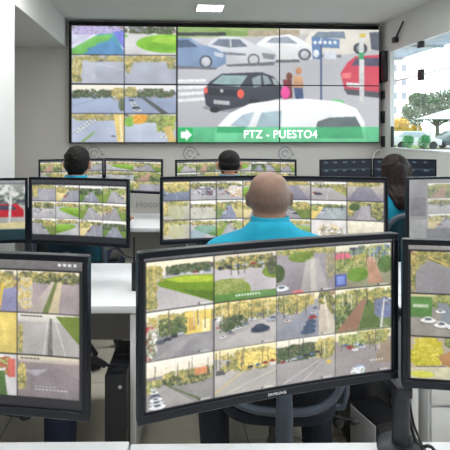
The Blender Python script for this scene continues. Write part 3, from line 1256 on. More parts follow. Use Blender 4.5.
    pp([(176, 66), (218, 68), (216, 70), (176, 69)], (104, 108, 116), 3)
    # zebra crossing
    for k in range(4):
        pp([(176, 80 + 6.4 * k), (206, 79.4 + 6 * k), (206, 82.4 + 6 * k), (176, 83.4 + 6.4 * k)], (228, 230, 232), 4)
    # black car
    pe(243, 108, 40, 5, (140, 142, 148))
    pp([(204, 93), (209, 83), (222, 74), (262, 72.5), (274, 77), (283, 88), (283, 98), (258, 104), (216, 112), (206, 105)], (58, 62, 72), 4)
    pp([(212, 84), (222, 75.5), (248, 76), (240, 87)], (140, 168, 170), 6)
    pp([(252, 79), (262, 75), (268, 77), (272, 84), (254, 88)], (134, 150, 154), 6)
    pp([(261, 75), (263, 75), (265, 88), (262, 88)], (58, 62, 72), 3)
    pp([(272, 78), (276, 80), (280, 86), (275, 86)], (150, 166, 166), 4)
    pp([(208, 88), (240, 91), (240, 97), (207, 95)], (42, 46, 54), 3)
    pp([(214, 100), (230, 101.5), (230, 105.5), (214, 104)], (176, 178, 182), 4)
    pe(206, 90.5, 2, 3.4, (226, 92, 78))
    pe(241, 94, 3.4, 4.6, (232, 92, 76))
    pe(222, 91, 1.8, 1.8, (176, 180, 186))
    pe(254, 103, 5, 5, (44, 46, 52))
    pe(215, 110, 5, 3, (38, 40, 44))
    # pedestrians
    pp([(283, 80), (292, 80), (293, 98), (285, 100)], (116, 56, 62), 6)
    pe(289.5, 77, 3.2, 4, (120, 72, 56))
    pe(285.5, 93, 4.5, 6.5, (232, 76, 154))
    pp([(294, 76), (303, 77), (304, 88), (293, 88)], (196, 150, 116), 6)
    pe(299, 71.5, 3.2, 3.6, (186, 132, 92))
    pp([(294, 88), (303, 88), (304, 99), (296, 100)], (70, 84, 124), 5)
    # direction signs
    pp([(320.5, 42), (322.5, 42), (322.5, 106), (320.5, 106)], (74, 88, 124), 3)
    pp([(312, 37), (321, 38), (321, 60), (313, 59)], (96, 126, 168), 5)
    pp([(322, 38), (340, 40), (340, 49), (322, 48)], (104, 134, 172), 5)
    pp([(324, 51), (337, 52), (337, 60), (324, 59)], (206, 212, 220), 8)
    for k in range(5):
        pe(315.5 + 5 * k, 43, 1.8, 1.8, (226, 232, 238))
    pe(316.5, 54, 3, 4, (222, 228, 234))
    # red car
    pp([(341, 74), (348, 63), (356, 57), (384, 55), (384, 94), (345, 90)], (206, 74, 92), 4)
    pp([(352, 66), (357, 59), (384, 58), (384, 67)], (84, 84, 104), 5)
    pp([(343, 74), (352, 73), (351, 79), (342, 79)], (226, 120, 120), 4)
    pp([(347, 83), (360, 84), (360, 88), (347, 87)], (222, 222, 224), 4)
    pp([(344, 89), (384, 93), (384, 99), (348, 95)], (84, 84, 92), 4)
    pp([(359.5, 33), (364.5, 33), (365, 105), (360, 105)], (206, 208, 208), 4)
    pp([(359.5, 53), (364.5, 53), (364.5, 60), (359.5, 60)], (70, 160, 110), 4)
    pp([(360, 34), (366, 34), (366, 38), (360, 38)], (206, 190, 90), 4)
    # white van
    pe(337, 103, 8, 3, (96, 196, 120))
    pp([(216, 128), (231, 113), (250, 104), (275, 100.5), (305, 99), (340, 102), (357, 109), (365, 122), (368, 146), (214, 146)], (238, 241, 243), 2)
    pp([(230, 126), (243, 115), (255, 112), (248, 128)], (170, 190, 202), 4)
    pp([(256, 128), (262, 113), (282, 111), (281, 128)], (158, 182, 192), 4)
    pp([(316, 130), (318, 122), (330, 118), (356, 117), (362, 128), (364, 139), (316, 139)], (92, 104, 106), 6)
    pp([(217, 127), (246, 127), (246, 133), (217, 133)], (44, 110, 78), 5)
    # caption strip
    pp([(177, 127.5), (384, 127.5), (384, 143.4), (177, 143.4)], (58, 184, 112), 3, .74)
    pp([(178.5, 128), (193, 128), (193, 142.5), (178.5, 142.5)], (40, 172, 92), 3)
    pp([(181, 132), (186, 132), (186, 129), (192, 135.2), (186, 141.5), (186, 138.5), (181, 138.5)], (250, 252, 250), 0)
    c.full()
    return wash(c.pixels(), .97, 16, 1.0)


def srgb_to_lin(a):
    a = a / 255.0
    return np.where(a <= 0.04045, a / 12.92, ((a + 0.055) / 1.055) ** 2.4)


def picture_mesh(name, pix, w, h, yfun=lambda x: 0.0):
    """flat or curved picture surface: one vertex per picture pixel; x right, z up, faces -y"""
    H, W = pix.shape[:2]
    xs = (np.arange(W) / (W - 1) - .5) * w
    zs = (.5 - np.arange(H) / (H - 1)) * h
    ys = np.array([yfun(x) for x in xs])
    co = np.zeros((H, W, 3), np.float32)
    co[..., 0] = xs[None, :]
    co[..., 1] = ys[None, :]
    co[..., 2] = zs[:, None]
    idx = np.arange(H * W).reshape(H, W)
    q = np.stack([idx[:-1, :-1], idx[1:, :-1], idx[1:, 1:], idx[:-1, 1:]], -1).reshape(-1, 4)
    me = bpy.data.meshes.new(name)
    me.vertices.add(H * W)
    me.vertices.foreach_set('co', co.reshape(-1))
    me.loops.add(q.size)
    me.loops.foreach_set('vertex_index', q.reshape(-1).astype(np.int32))
    me.polygons.add(len(q))
    me.polygons.foreach_set('loop_start', (np.arange(len(q)) * 4).astype(np.int32))
    me.update(calc_edges=True)
    me.validate()
    at = me.attributes.new('picture', 'FLOAT_COLOR', 'POINT')
    c = np.ones((H * W, 4), np.float32)
    c[:, :3] = srgb_to_lin(pix).reshape(-1, 3)
    at.data.foreach_set('color', c.reshape(-1))
    me.shade_smooth()
    return me


# ================================================================== the room
BACK = 5.81
RIGHT = 2.57
LEFT = -2.7
FRONT = -1.9
CEIL = 2.75
BULK = 2.44
BX = -1.12

floor = struct('floor', MB().span(LEFT - .1, RIGHT + .1, FRONT - .1, BACK + .1, -.1, -.006), M_grout)
TS = .6
tile_me = MB().box((0, 0, -.008), (TS - .006, TS - .006, .016)).mesh('tile', .0015, 1)
tile_me.materials.append(M_tile)
for i in range(9):
    for j in range(13):
        x = LEFT + .1 + TS * (i + .5)
        y = FRONT + .1 + TS * (j + .5)
        if x > RIGHT - TS * .5 or y > BACK - TS * .5:
            continue
        o = link('tile', tile_me, None, floor)
        o.location = (x, y, 0)
struct('ceiling', MB().span(BX, RIGHT + .1, FRONT - .1, BACK + .1, CEIL, CEIL + .1), M_ceil)
struct('ceiling_bulkhead', MB().span(LEFT - .1, BX, FRONT - .1, BACK + .1, BULK, CEIL + .1), M_white_wall)
struct('wall_back', MB().span(LEFT - .1, RIGHT + .1, BACK, BACK + .15, 0, CEIL), M_wall)
struct('wall_left', MB().span(LEFT - .15, LEFT, FRONT, BACK, 0, BULK), M_wall)
struct('wall_front', MB().span(LEFT - .1, RIGHT + .1, FRONT - .15, FRONT, 0, CEIL), M_wall)
struct('wall_pillar', MB().span(-1.62, BX + .005, 3.36, 3.80, 0, BULK), M_white_wall)
SILL, HEAD = 1.30, 2.40
W0, W1 = -.4, 5.56
mb = MB()
mb.span(RIGHT, RIGHT + .05, FRONT, BACK, 0, SILL)
mb.span(RIGHT, RIGHT + .05, FRONT, BACK, HEAD, CEIL)
mb.span(RIGHT, RIGHT + .05, W1, BACK, SILL, HEAD)
mb.span(RIGHT, RIGHT + .05, FRONT, W0, SILL, HEAD)
struct('wall_right', mb, M_white_wall)
struct('baseboard_back', MB().span(LEFT, RIGHT, BACK - .012, BACK, 0, .09), M_desk)

# frameless glazing held by black patch fittings
win = thing('window_1', 'frameless glass window with black clamp fittings in right wall', 'window', room(RIGHT, 4.9, SILL), TH)
win['kind'] = 'structure'
joints = [W1, 4.91, 3.72, 2.5, 1.3, W0]
for a, b in zip(joints[:-1], joints[1:]):
    p = MB().span(.018, .028, b - 4.9 + .004, a - 4.9 - .004, 0.005, HEAD - SILL - .005).build('pane', M_glass, win, smooth=False)
for y in joints[1:-1]:
    for zc, hh in ((HEAD - SILL - .03, .07), (.76, .11)):
        f = MB().span(.004, .042, y - 4.9 - .04, y - 4.9 + .04, zc - hh / 2, zc + hh / 2).build('clamp_fitting', M_black, win, .004)
        tag(f, 'black metal glass clamp')
MB().span(.008, .04, W1 - 4.9 - .02, W1 - 4.9, 0, .24).build('jamb_channel', M_dark, win, .003)
MB().span(-.004, .055, W0 - 4.9, W1 - 4.9, -.02, 0.004).build('window_sill', M_desk, win, .004)

# small black bracket with slanted arm on the wall above the glass
b = thing('wall_bracket', 'black bracket with slanted rod on white wall above the window', 'bracket', room(RIGHT, 5.38, 2.50), TH)
MB().box((-.025, 0, 0), (.05, .075, .06)).build('mounting_block', M_black, b, .006)
MB().cyl((-.03, -.02, .01), (-.05, -.24, .15), .012, .010, 12).build('rod', M_dark, b)

# loudspeaker and boxes down the right-hand corner
sp = thing('wall_speaker', 'tall black box speaker at the corner right of the video wall', 'speaker', room(RIGHT - .005, 5.69, 2.06), TH)
MB().span(-.04, 0, -.085, .085, 0, .36).build('cabinet', M_black, sp, .012)
MB().span(-.046, -.038, -.07, .07, .02, .34).build('grille', M_dark, sp, .004)
for (z, hh, which) in ((1.87, .09, 'highest'), (1.58, .14, 'middle'), (1.30, .13, 'lowest')):
    o = thing('cable_box', f'{which} of three small black boxes in the corner below the speaker', 'box', room(RIGHT - .002, 5.72, z), TH, 'black boxes in the wall corner')
    MB().span(-.025, 0, -.035, .035, 0, hh).build('body', M_black, o, .006)
    MB().span(-.029, -.024, -.02, .02, .02, hh - .02).build('cover', M_dark, o, .002)

# ceiling lamps: first one in view, the rest added unseen to light the room
M_lamp = emit_mat('lamp_diffuser', (250, 250, 250), CEILING_LAMP)
lamp_spots = [(.455, 5.06), (-.75, 3.5), (1.6, 3.5), (-.75, 1.75), (1.6, 1.75), (-.75, -.3), (1.6, -.3), (.43, 3.5), (.43, 1.75)]
for k, (x, y) in enumerate(lamp_spots):
    lab = 'small square ceiling light panel just in front of the video wall' if k == 0 else f"added unseen ceiling light panel above the {['left side of the far', 'right side of the far', 'left side of the second', 'right side of the second', 'left side of the front', 'right side of the front', 'middle of the far', 'middle of the second'][k - 1]} desk row"
    t = thing('ceiling_light', lab, 'light', room(x, y, CEIL), TH, 'ceiling light panels')
    hw = .128 if k == 0 else (.40 if k in (5, 6) else .28 if k in (1, 2, 7) else .21)
    f = MB()
    for sx in (-1, 1):
        f.box((sx * (hw + .008), 0, -.008), (.016, 2 * hw + .032, .016))
        f.box((0, sx * (hw + .008), -.008), (2 * hw, .016, .016))
    f.build('frame', M_desk, t)
    MB().box((0, 0, -.006), (2 * hw, 2 * hw, .010)).build('diffuser', M_lamp, t, smooth=False)

# ------------------------------------------------------------------ video wall
VC = video_canvas()
vwl = -.1848 * (BACK - .11)
vwr = .4400 * (BACK - .11)
VW = vwr - vwl
VH = 1.326
VZ0 = 1.354
vw = thing('video_wall', 'large video wall of six panels showing street camera pictures', 'video wall', room((vwl + vwr) / 2, BACK, VZ0), TH)
MB().span(-VW / 2 - .03, VW / 2 + .004, -.075, -.002, -.006, VH + .048).build('mounting_frame', M_black, vw, .004)
pw, ph = VW / 3, VH / 2
HH, WW = VC.shape[:2]
for j in range(2):
    for i in range(3):
        cx = -VW / 2 + pw * (i + .5)
        cz = VH - ph * (j + .5)
        pn = MB().box((0, 0, 0), (pw - .001, .03, ph - .001)).build('display_panel', M_bezel, vw, .002, 1)
        pn.location = (cx, -.091, cz)
        sub = VC[j * HH // 2:(j + 1) * HH // 2, i * WW // 3:(i + 1) * WW // 3]
        s = link('screen', picture_mesh('screen', sub, pw - .012, ph - .012), M_screen, pn)
        s.location = (0, -.0165, 0)
cap = link('caption', text_mesh('PTZ - PUESTO4', .132, bold=.0014), emit_mat('caption_white', (250, 252, 250), 1.0), vw)
# caption centre at pixel (281, 134.3) of the photograph
u = (281 - 71) / 309.0
sx = u / (1.044 - u * .044)
cap.location = (-VW / 2 + VW * sx, -.1095, VH * (143 - 135.0) / (143 - 28.4))
cap.rotation_euler = (R(90), 0, 0)
cap.scale = (.92, 1, 1)
tag(cap, 'white caption lettering on the green strip')

# ------------------------------------------------------------------ marks on the back wall
M_mark = mat('grey_wall_print', (162, 164, 168), 0.7)


def on_back(px, py, off=.004):
    """point on the back wall seen at a pixel"""
    d = ROOM.inverted() @ Vector(((px - PX) / F, 1, (PY - py) / F))
    t = (BACK - off) / d.y
    return Vector((d.x * t, BACK - off, CAM_H + d.z * t))


for px, lab in ((94, 'faint grey ring emblem on the wall beside the black-haired man'), (190, 'grey ring emblem on the wall above the middle pair of far monitors, left one'),
                (285, 'grey ring emblem on the wall right of the short-haired man')):
    q = on_back(px, 153.5)
    t = thing('wall_emblem', lab, 'emblem', ROOM @ q, TH, 'ring emblems along the back wall')

    def arc(r, a0, a1, wd):
        mb = MB()
        n = 28
        vs, fs = [], []
        for k in range(n + 1):
            a = R(a0 + (a1 - a0) * k / n)
            for rr in (r - wd, r + wd):
                for yy in (-.002, .002):
                    vs.append((rr * math.cos(a), yy, rr * math.sin(a)))
        for k in range(n):
            i = k * 4
            fs += [(i, i + 4, i + 6, i + 2), (i + 1, i + 3, i + 7, i + 5), (i, i + 1, i + 5, i + 4), (i + 2, i + 6, i + 7, i + 3)]
        fs += [(0, 2, 3, 1), (n * 4, n * 4 + 1, n * 4 + 3, n * 4 + 2)]
        return mb.add(vs, fs)
    arc(.076, 20, 330, .009).build('outer_ring', M_mark, t)
    arc(.036, 0, 300, .008).build('inner_ring', M_mark, t)
    MB().box((.085, 0, .0), (.018, .004, .05)).box((.105, 0, -.012), (.018, .004, .03)).build('side_mark', M_mark, t)
q = on_back(149, 204.5)
t = link('wall_lettering', text_mesh('Hococ', .108, .001, bold=.001), M_mark, None)
tag(t, 'pale grey letters on the wall under the far monitor, above the desk', 'lettering')
t.location = ROOM @ q
t.rotation_euler = (R(90), 0, TH)


# ------------------------------------------------------------------ monitors
def monitor(label, pl, pr, hpx, pix, ztop, curved=.013, logo=False, group=None, bez=.013, bot=.018, tilt=0.0):
    """pl, pr: (pixel x, distance) of the outer edges; hpx height in metres"""
    L = Vector(((pl[0] - PX) / F * pl[1], pl[1], 0))
    Rr = Vector(((pr[0] - PX) / F * pr[1], pr[1], 0))
    w = (Rr - L).length
    h = hpx
    mid = (L + Rr) / 2
    rz = math.atan2(Rr.y - L.y, Rr.x - L.x)
    t = thing('monitor', label, 'monitor', (mid.x, mid.y, ztop - h), rz, group)
    sag = curved

    def yf(x):
        return sag * (1 - (x / (w / 2)) ** 2)
    N = 16
    xs = [-w / 2 + w * k / N for k in range(N + 1)]

    def strip(mb, x0, x1, z0, z1, y0, y1, n=N):
        vs, fs = [], []
        for k in range(n + 1):
            x = x0 + (x1 - x0) * k / n
            for (yy, zz) in ((y0, z0), (y1, z0), (y1, z1), (y0, z1)):
                vs.append((x, yf(x) + yy, zz))
        for k in range(n):
            for e in range(4):
                g = (e + 1) % 4
                fs.append((k * 4 + e, k * 4 + g, k * 4 + 4 + g, k * 4 + 4 + e))
        fs.append((0, 3, 2, 1))
        fs.append((n * 4, n * 4 + 1, n * 4 + 2, n * 4 + 3))
        mb.add(vs, fs)
    body = MB()
    strip(body, -w / 2, w / 2, 0, h, .004, .022)
    strip(body, -w * .30, w * .30, h * .12, h * .86, .02, .048, 10)
    body.build('back_housing', M_black, t, .004, 2)
    bz = MB()
    strip(bz, -w / 2, w / 2, h - bez, h, -.004, .006)
    strip(bz, -w / 2, w / 2, 0, bot, -.004, .006)
    strip(bz, -w / 2, -w / 2 + bez, bot, h - bez, -.004, .006, 2)
    strip(bz, w / 2 - bez, w / 2, bot, h - bez, -.004, .006, 2)
    fr = bz.build('bezel', M_bezel, t, .0012, 1)
    sw, sh = w - 2 * bez + .002, h - bez - bot + .002
    s = link('screen', picture_mesh('screen', pix, sw, sh, lambda x: yf(x) + .002), M_screen, t)
    s.location = (0, 0, bot + sh / 2 - .001)
    if logo:
        g = link('maker_lettering', text_mesh('SAMSUNG', .0085), M_letter, fr)
        g.location = (0.0, yf(0) - .0046, bot * .52)
        g.rotation_euler = (R(90), 0, 0)
        g.scale = (1.15, 1, 1)
    t['half'] = w / 2
    t['height'] = h
    return t


def pole_stand(label, px, Y, zdesk, ztop, mons, low=None, rp=.019):
    """post with a disc base and one arm to the back of each of its monitors"""
    X = (px - PX) / F * Y
    t = thing('monitor_stand', label, 'stand', (X, Y, zdesk))
    MB().lathe([(.052, 0), (.056, .004), (.056, .016), (.05, .021), (.024, .024)], (0, 0, 0)).build('base', M_dark, t)
    zp = (low if low else ztop) - zdesk
    MB().cyl((0, 0, .02), (0, 0, zp), rp + .003, rp).build('post', M_dark, t)
    back = .085 if low else 0.0
    if low:
        MB().box((0, back * .5, zp - .012), (.04, back + .05, .03)).build('hinge', M_dark, t, .006)
        MB().cyl((0, back, zp - .02), (0, back, ztop - zdesk + .02), .016).build('upper_post', M_dark, t)
    MB().lathe([(rp + .008, 0), (rp + .01, .005), (rp + .01, .03), (rp + .008, .035)], (0, back, ztop - zdesk - .04)).build('collar', M_black, t)
    bpy.context.view_layer.update()
    for m in mons:
        q = m.matrix_world @ Vector((0, .068 + .0, m['height'] * .5))
        a = Vector((0, back, ztop - zdesk - .02))
        b = q - Vector((X, Y, zdesk))
        b.z = a.z
        arm = MB()
        mid = (a + b) / 2 + Vector((0, .03, 0))
        arm.tube([a, mid, b], .011, 10)
        arm.build('arm', M_dark, t)
        pl = MB().box((0, 0, 0), (.10, .012, .10)).build('mounting_plate', M_dark, t, .003)
        pl.location = b
        pl.rotation_euler = (0, 0, m.rotation_euler.z)
    return t


ZD = .72
G1, G2, G3 = 'front row monitors', 'second row monitors', 'far row monitors'
m_front = monitor('large curved black monitor in front showing twelve street camera pictures', (137.5, .997), (397.5, 1.19), .345, pic_front(), 1.255, logo=True, group=G1)
m_left = monitor('front monitor cut off by the left edge, street pictures on its right columns', (-178, 1.10), (88.5, 1.045), .345, pic_left(), 1.236, group=G1)
m_right = monitor('front monitor cut off by the right edge, white cars in its middle picture', (402.5, 1.165), (690, 1.05), .345, pic_right(), 1.246, group=G1)

r2a = monitor('second row monitor at the left edge showing one picture with a red car', (-92, 2.62), (27.5, 2.74), .355, pic_row2_redcar(), 1.238, .015, group=G2)
r2b = monitor('second row monitor with twelve pictures before the black-haired man', (29, 2.74), (129, 2.62), .362, pic_row2_left(), 1.242, .015, group=G2)
r2c = monitor('second row monitor left of the bald man\'s head', (160, 2.69), (272, 2.78), .366, pic_row2_centre_left(), 1.247, .015, group=G2)
r2d = monitor('second row monitor right of the bald man\'s head, nine pictures', (272.6, 2.78), (388, 2.67), .366, pic_row2_centre_right(), 1.245, .015, group=G2)
r2e = monitor('second row monitor at the right edge with a grey side panel on screen', (407, 2.69), (525, 2.78), .36, pic_row2_right(), 1.245, .015, group=G2)

R3 = (72, 44)
r3a = monitor('far monitor behind the black-haired man\'s head', (38.5, 4.22), (103.8, 4.42), .30, pic_grid(3, 3, 51, res=R3), 1.25, .01, group=G3)
r3b = monitor('far monitor right of the black-haired man, above the wall letters', (104.4, 4.42), (162.5, 4.25), .30, pic_grid(2, 3, 53, res=R3, table=[[3, 0], [5, 6], [4, 2]]), 1.252, .01, group=G3)
r3c = monitor('far monitor behind the short-haired man, its left half in view', (175.5, 4.22), (235.5, 4.40), .30, pic_grid(3, 3, 55, res=R3), 1.248, .01, group=G3)
r3d = monitor('far monitor right of the short-haired man\'s head', (236, 4.40), (296.5, 4.25), .30, pic_grid(4, 3, 57, res=R3), 1.25, .01, group=G3)
r3e = monitor('far monitor with dark screen left of the long-haired woman', (320.5, 4.22), (372, 4.38), .30, pic_dark(61), 1.25, .01, group=G3)
r3f = monitor('far monitor with dark screen behind the long-haired woman', (372.6, 4.38), (436.5, 4.22), .30, pic_dark(63), 1.252, .01, group=G3)

pole_stand('thick black monitor post on the white desk at front right', 401, 1.212, ZD, 1.05, [m_front, m_right], low=.885)
pole_stand('black post holding the front left monitor', -190, 1.20, ZD, 1.05, [m_left])
pole_stand('black post between the red car monitor and its neighbour in the second row', 28, 2.83, ZD, 1.06, [r2a, r2b])
pole_stand('black post behind the two monitors at the bald man\'s desk', 272.4, 2.87, ZD, 1.06, [r2c, r2d])
pole_stand('black post of the second row monitor at the right edge', 535, 2.84, ZD, 1.06, [r2e])
pole_stand('black post of the two far monitors by the black-haired man', 104, 4.50, ZD, 1.10, [r3a, r3b])
pole_stand('black post of the two far monitors by the short-haired man', 235.8, 4.48, ZD, 1.10, [r3c, r3d])
pole_stand('black post of the two dark far monitors by the woman', 372.3, 4.46, ZD, 1.10, [r3e, r3f])


# ------------------------------------------------------------------ desks
def desk(label, x0, x1, y0, y1, rz=0.0, group=None, sides=(True, True), mod=(.30, .16)):
    cx, cy = (x0 + x1) / 2, (y0 + y1) / 2
    t = thing('desk', label, 'desk', (cx, cy, 0), rz, group)
    w, d = x1 - x0, y1 - y0
    MB().span(-w / 2 + .001, w / 2 - .001, -d / 2, d / 2, ZD - .034, ZD).build('desk_top', M_desk, t, .004)
    for k, sgn in enumerate((-1, 1)):
        if sides[k]:
            MB().span(sgn * (w / 2 - .002) - (0 if sgn < 0 else .028), sgn * (w / 2 - .002) + (.028 if sgn < 0 else 0), -d / 2 + .02, d / 2 - .02, 0, ZD - .034).build('side_panel', M_desk, t, .002)
    MB().span(-w / 2 + .03, w / 2 - .03, d / 2 - .07, d / 2 - .052, mod[0], ZD - .034).build('modesty_panel', M_modesty, t, .002)
    return t


GD = 'white desks'
desk('white desk at the bottom left corner, in front of the camera', -1.45, -.172, .60, 1.248, R(.6), GD)
desk('white desk along the bottom edge under the large front monitor', -.170, 1.30, .60, 1.252, R(.6), GD)
desk('white second row desk left of the narrow black computer', -1.62, -.283, 2.216, 2.93, 0, GD)
desk('white second row desk of the bald man', -.281, .945, 2.216, 2.96, 0, GD, sides=(False, True))
desk('white second row desk at the right edge over the drawer unit', .947, 2.1, 2.216, 2.96, 0, GD)
desk('white far desk of the black-haired man', -1.55, -.08, 3.98, 4.68, 0, GD)
desk('white far desk of the short-haired man', -.078, 1.0, 3.98, 4.68, 0, GD)
desk('white far desk of the long-haired woman', 1.002, 2.15, 3.98, 4.68, 0, GD)

# ------------------------------------------------------------------ computers and boxes under the desks
pc = thing('computer_tower', 'narrow black computer tower on the floor under the second row desk', 'computer', (-.362, 2.14, 0), 0)
MB().span(-.046, .046, .006, .36, .012, .45).build('case', M_black, pc, .004)
MB().span(-.046, .046, 0, .008, .012, .45).build('front_panel', M_dark, pc, .003)
mb = MB()
for k in range(6):
    mb.span(-.034, .034, .03 + .05 * k, .055 + .05 * k, .449, .454)
mb.build('top_vent', M_dark, pc, .001)
for s_ in (-1, 1):
    MB().span(s_ * .032 - .01, s_ * .032 + .01, .03, .33, 0, .014).build('foot', M_black, pc)
MB().cyl((.02, -.002, .40), (.02, .004, .40), .008).build('power_button', M_chrome, pc)

pc2 = thing('computer_tower', 'black computer tower in the dark behind the grey battery box', 'computer', (.80, 2.34, 0), 0)
MB().span(-.10, .09, .006, .42, .012, .44).build('case', M_black, pc2, .005)
MB().span(-.10, .09, 0, .008, .012, .44).build('front_panel', M_dark, pc2, .003)
for s_ in (-1, 1):
    MB().span(s_ * .07 - .01, s_ * .07 + .01, .03, .36, 0, .014).build('foot', M_black, pc2)

ups = thing('battery_box', 'light grey sided box with black edges on the floor at lower right', 'box', (.727, 2.06, 0), R(18))
MB().span(.004, .15, 0, .19, .0, .285).build('case', M_black, ups, .004)
MB().span(-.001, .006, .008, .182, .01, .274).build('side_panel', M_grey, ups, .002)
MB().span(.01, .145, -.004, .002, .03, .27).build('front_panel', M_dark, ups, .002)

dr = thing('drawer_unit', 'white drawer unit under the second row desk at the right edge', 'drawers', (1.26, 2.28, 0))
MB().span(-.22, .22, 0, .5, .02, .60).build('body', M_desk, dr, .003)
for k, (a, b_) in enumerate(((.43, .585), (.255, .415), (.035, .24))):
    d_ = MB().span(-.212, .212, -.018, .0, a, b_).build('drawer', M_desk, dr, .003)
    MB().span(-.06, .06, -.026, -.017, b_ - .03, b_ - .02).build('handle', M_chrome, d_)
for sx_ in (-1, 1):
    for sy_ in (.05, .45):
        MB().cyl((sx_ * .18, sy_, 0), (sx_ * .18, sy_, .022), .02).build('foot', M_black, dr)

# handheld radio with aerial on the second row desk
rd = thing('handheld_radio', 'black handheld radio with long aerial standing on the white desk', 'radio', P(135.3, 291, 2.43).xy.to_3d() + Vector((0, 0, ZD)))
MB().span(-.017, .017, -.014, .014, 0, .14).build('body', M_black, rd, .005)
MB().cyl((-.006, 0, .138), (-.006, 0, .26), .0055, .0035, 10).build('aerial', M_black, rd)
MB().cyl((.009, 0, .138), (.009, 0, .155), .006, .006, 12).build('knob', M_dark, rd)


def cable(label, pts, r, m, name='cable', ext=None):
    pts = [Vector(p) for p in pts]
    out = []
    n = len(pts)
    for i in range(n - 1):
        p0, p1, p2, p3 = pts[max(i - 1, 0)], pts[i], pts[i + 1], pts[min(i + 2, n - 1)]
        for k in range(8):
            t = k / 8
            out.append(.5 * ((2 * p1) + (-p0 + p2) * t + (2 * p0 - 5 * p1 + 4 * p2 - p3) * t * t + (-p0 + 3 * p1 - 3 * p2 + p3) * t ** 3))
    out.append(pts[-1])
    o = MB().tube(out, r, 8).build(name, m)
    tag(o, label, 'cable')
    return o


cable('black cable sagging from the second row monitor to the radio', [P(117, 247, 2.66), P(120, 251, 2.64), P(125, 256, 2.6), P(133, 259, 2.52), (P(135, 262, 2.46))], .007, M_black)
cable('black cables running down beside the thick monitor post', [P(404, 386, 1.222), P(406, 400, 1.236), P(410, 420, 1.238), P(414, 436, 1.225), P(419, 447, 1.20), P(428, 446, 1.19), P(434, 450, 1.17), P(436, 462, 1.14)], .004, M_black)
cable('thin black cable right of the thick monitor post', [P(407, 384, 1.23), P(410, 405, 1.245), P(414, 425, 1.245), P(420, 440, 1.215), P(426, 455, 1.17)], .003, M_black)
c3 = cable('black cord with a round plug hanging beside the bald man\'s chair', [P(346, 384, 2.04), P(341, 395, 2.04), P(339, 405, 2.04), P(338, 414, 2.04), P(341, 422, 2.04)], .006, M_black)
MB().ell((0, 0, 0), (.022, .016, .028)).build('plug', M_black, c3).location = P(338.5, 422, 2.04)
MB().tube([P(346, 384, 2.04), P(360, 372, 2.1), P(368, 360, 2.24)], .006, 8).build('upper_cord', M_black, c3)
c4 = cable('black adapter cord beside the narrow black computer tower', [P(112, 366, 2.19), P(107, 365, 2.16), P(100, 362, 2.14), P(94, 359, 2.13), P(84, 353, 2.12)], .007, M_black)
MB().cyl(P(105, 365, 2.155), P(92, 358, 2.13), .014, .016, 12).build('adapter', M_black, c4)
cable('white cable hooked over the wall below the video wall corner', [ROOM @ on_back(382, 154, .02), ROOM @ on_back(381, 150.5, .02), ROOM @ on_back(377, 151, .03), ROOM @ on_back(373.5, 155, .04), ROOM @ on_back(373, 162, .04), ROOM @ on_back(373, 176, .04)], .011, M_desk)


# ------------------------------------------------------------------ chairs
def make_chair():
    t = thing('office_chair', 'x', 'chair')
    # seat cushion
    mb = MB()
    mb.loft([(.425, 0, .035, .18, .17), (.430, 0, .035, .212, .196), (.45, 0, .035, .225, .205), (.468, 0, .035, .218, .20), (.475, 0, .035, .18, .17)], 36, 3.4)
    mb.build('seat', M_seat, t)

    # backrest frame : rounded outline, slightly curved
    def out(k, n=40, sc=1.0):
        a = 2 * math.pi * k / n
        c, s = math.cos(a), math.sin(a)
        x = .215 * sc * math.copysign(abs(c) ** .55, c)
        z = .235 * sc * math.copysign(abs(s) ** .62, s)
        x *= 1 - .10 * (z / .235)
        y = -.235 - .04 * (z / .235) + .05 * (x / .215) ** 2
        return Vector((x, y, .735 + z))
    MB().tube([out(k) for k in range(40)], .017, 8, closed=True).build('back_frame', M_chairframe, t)
    vs, fs = [], []
    rings = [0.02, .35, .7, .97]
    for sc in rings:
        for k in range(40):
            vs.append(out(k, 40, sc))
    for i in range(len(rings) - 1):
        for k in range(40):
            l = (k + 1) % 40
            fs.append((i * 40 + k, i * 40 + l, (i + 1) * 40 + l, (i + 1) * 40 + k))
    fs.append(tuple(range(40)))
    vs2 = [v + Vector((0, .006, 0)) for v in vs]
    mb = MB().add(vs, fs)
    mb.add(vs2, [f[::-1] for f in fs])
    mb.build('back_mesh', M_weave, t)
    MB().tube([(0, -.02, .41), (0, -.2, .41), (0, -.262, .44), (0, -.27, .52), (0, -.262, .74)], [.024, .024, .03, .03, .022], 10).build('spine', M_chairframe, t)
    for sgn in (-1, 1):
        MB().tube([(sgn * .19, .02, .40), (sgn * .262, .02, .41), (sgn * .275, .02, .46), (sgn * .275, .02, .64)], .014, 8).build('armrest_post', M_chairframe, t)
        MB().span(sgn * .275 - .035, sgn * .275 + .035, -.11, .13, .638, .662).build('armrest_pad', M_black, t, .009)
    MB().lathe([(.05, 0), (.05, .09), (.03, .095), (.028, .245), (.06, .25), (.09, .272)], (0, 0, .155)).build('gas_column', M_black, t)
    MB().cyl((.1, .02, .40), (.29, -.04, .385), .006).ell((.29, -.04, .385), (.022, .014, .012)).build('lever', M_black, t)
    base = MB()
    for k in range(5):
        a = R(72 * k + 18)
        d = Vector((math.cos(a), math.sin(a), 0))
        leg = MB().tube([Vector((0, 0, .15)) + d * .02, Vector((0, 0, .135)) + d * .16, Vector((0, 0, .095)) + d * .30], [.03, .024, .016], 8).build('base_leg', M_black, t)
        e = d * .30
        cs = MB()
        s_ = Vector((-d.y, d.x, 0))
        for q in (-1, 1):
            cs.cyl(Vector((e.x, e.y, .03)) + s_ * (q * .008), Vector((e.x, e.y, .03)) + s_ * (q * .026), .03, .03, 16)
        cs.cyl((e.x, e.y, .03), (e.x, e.y, .09), .008, .008, 8)
        cs.build('caster', M_black, leg)
    return t


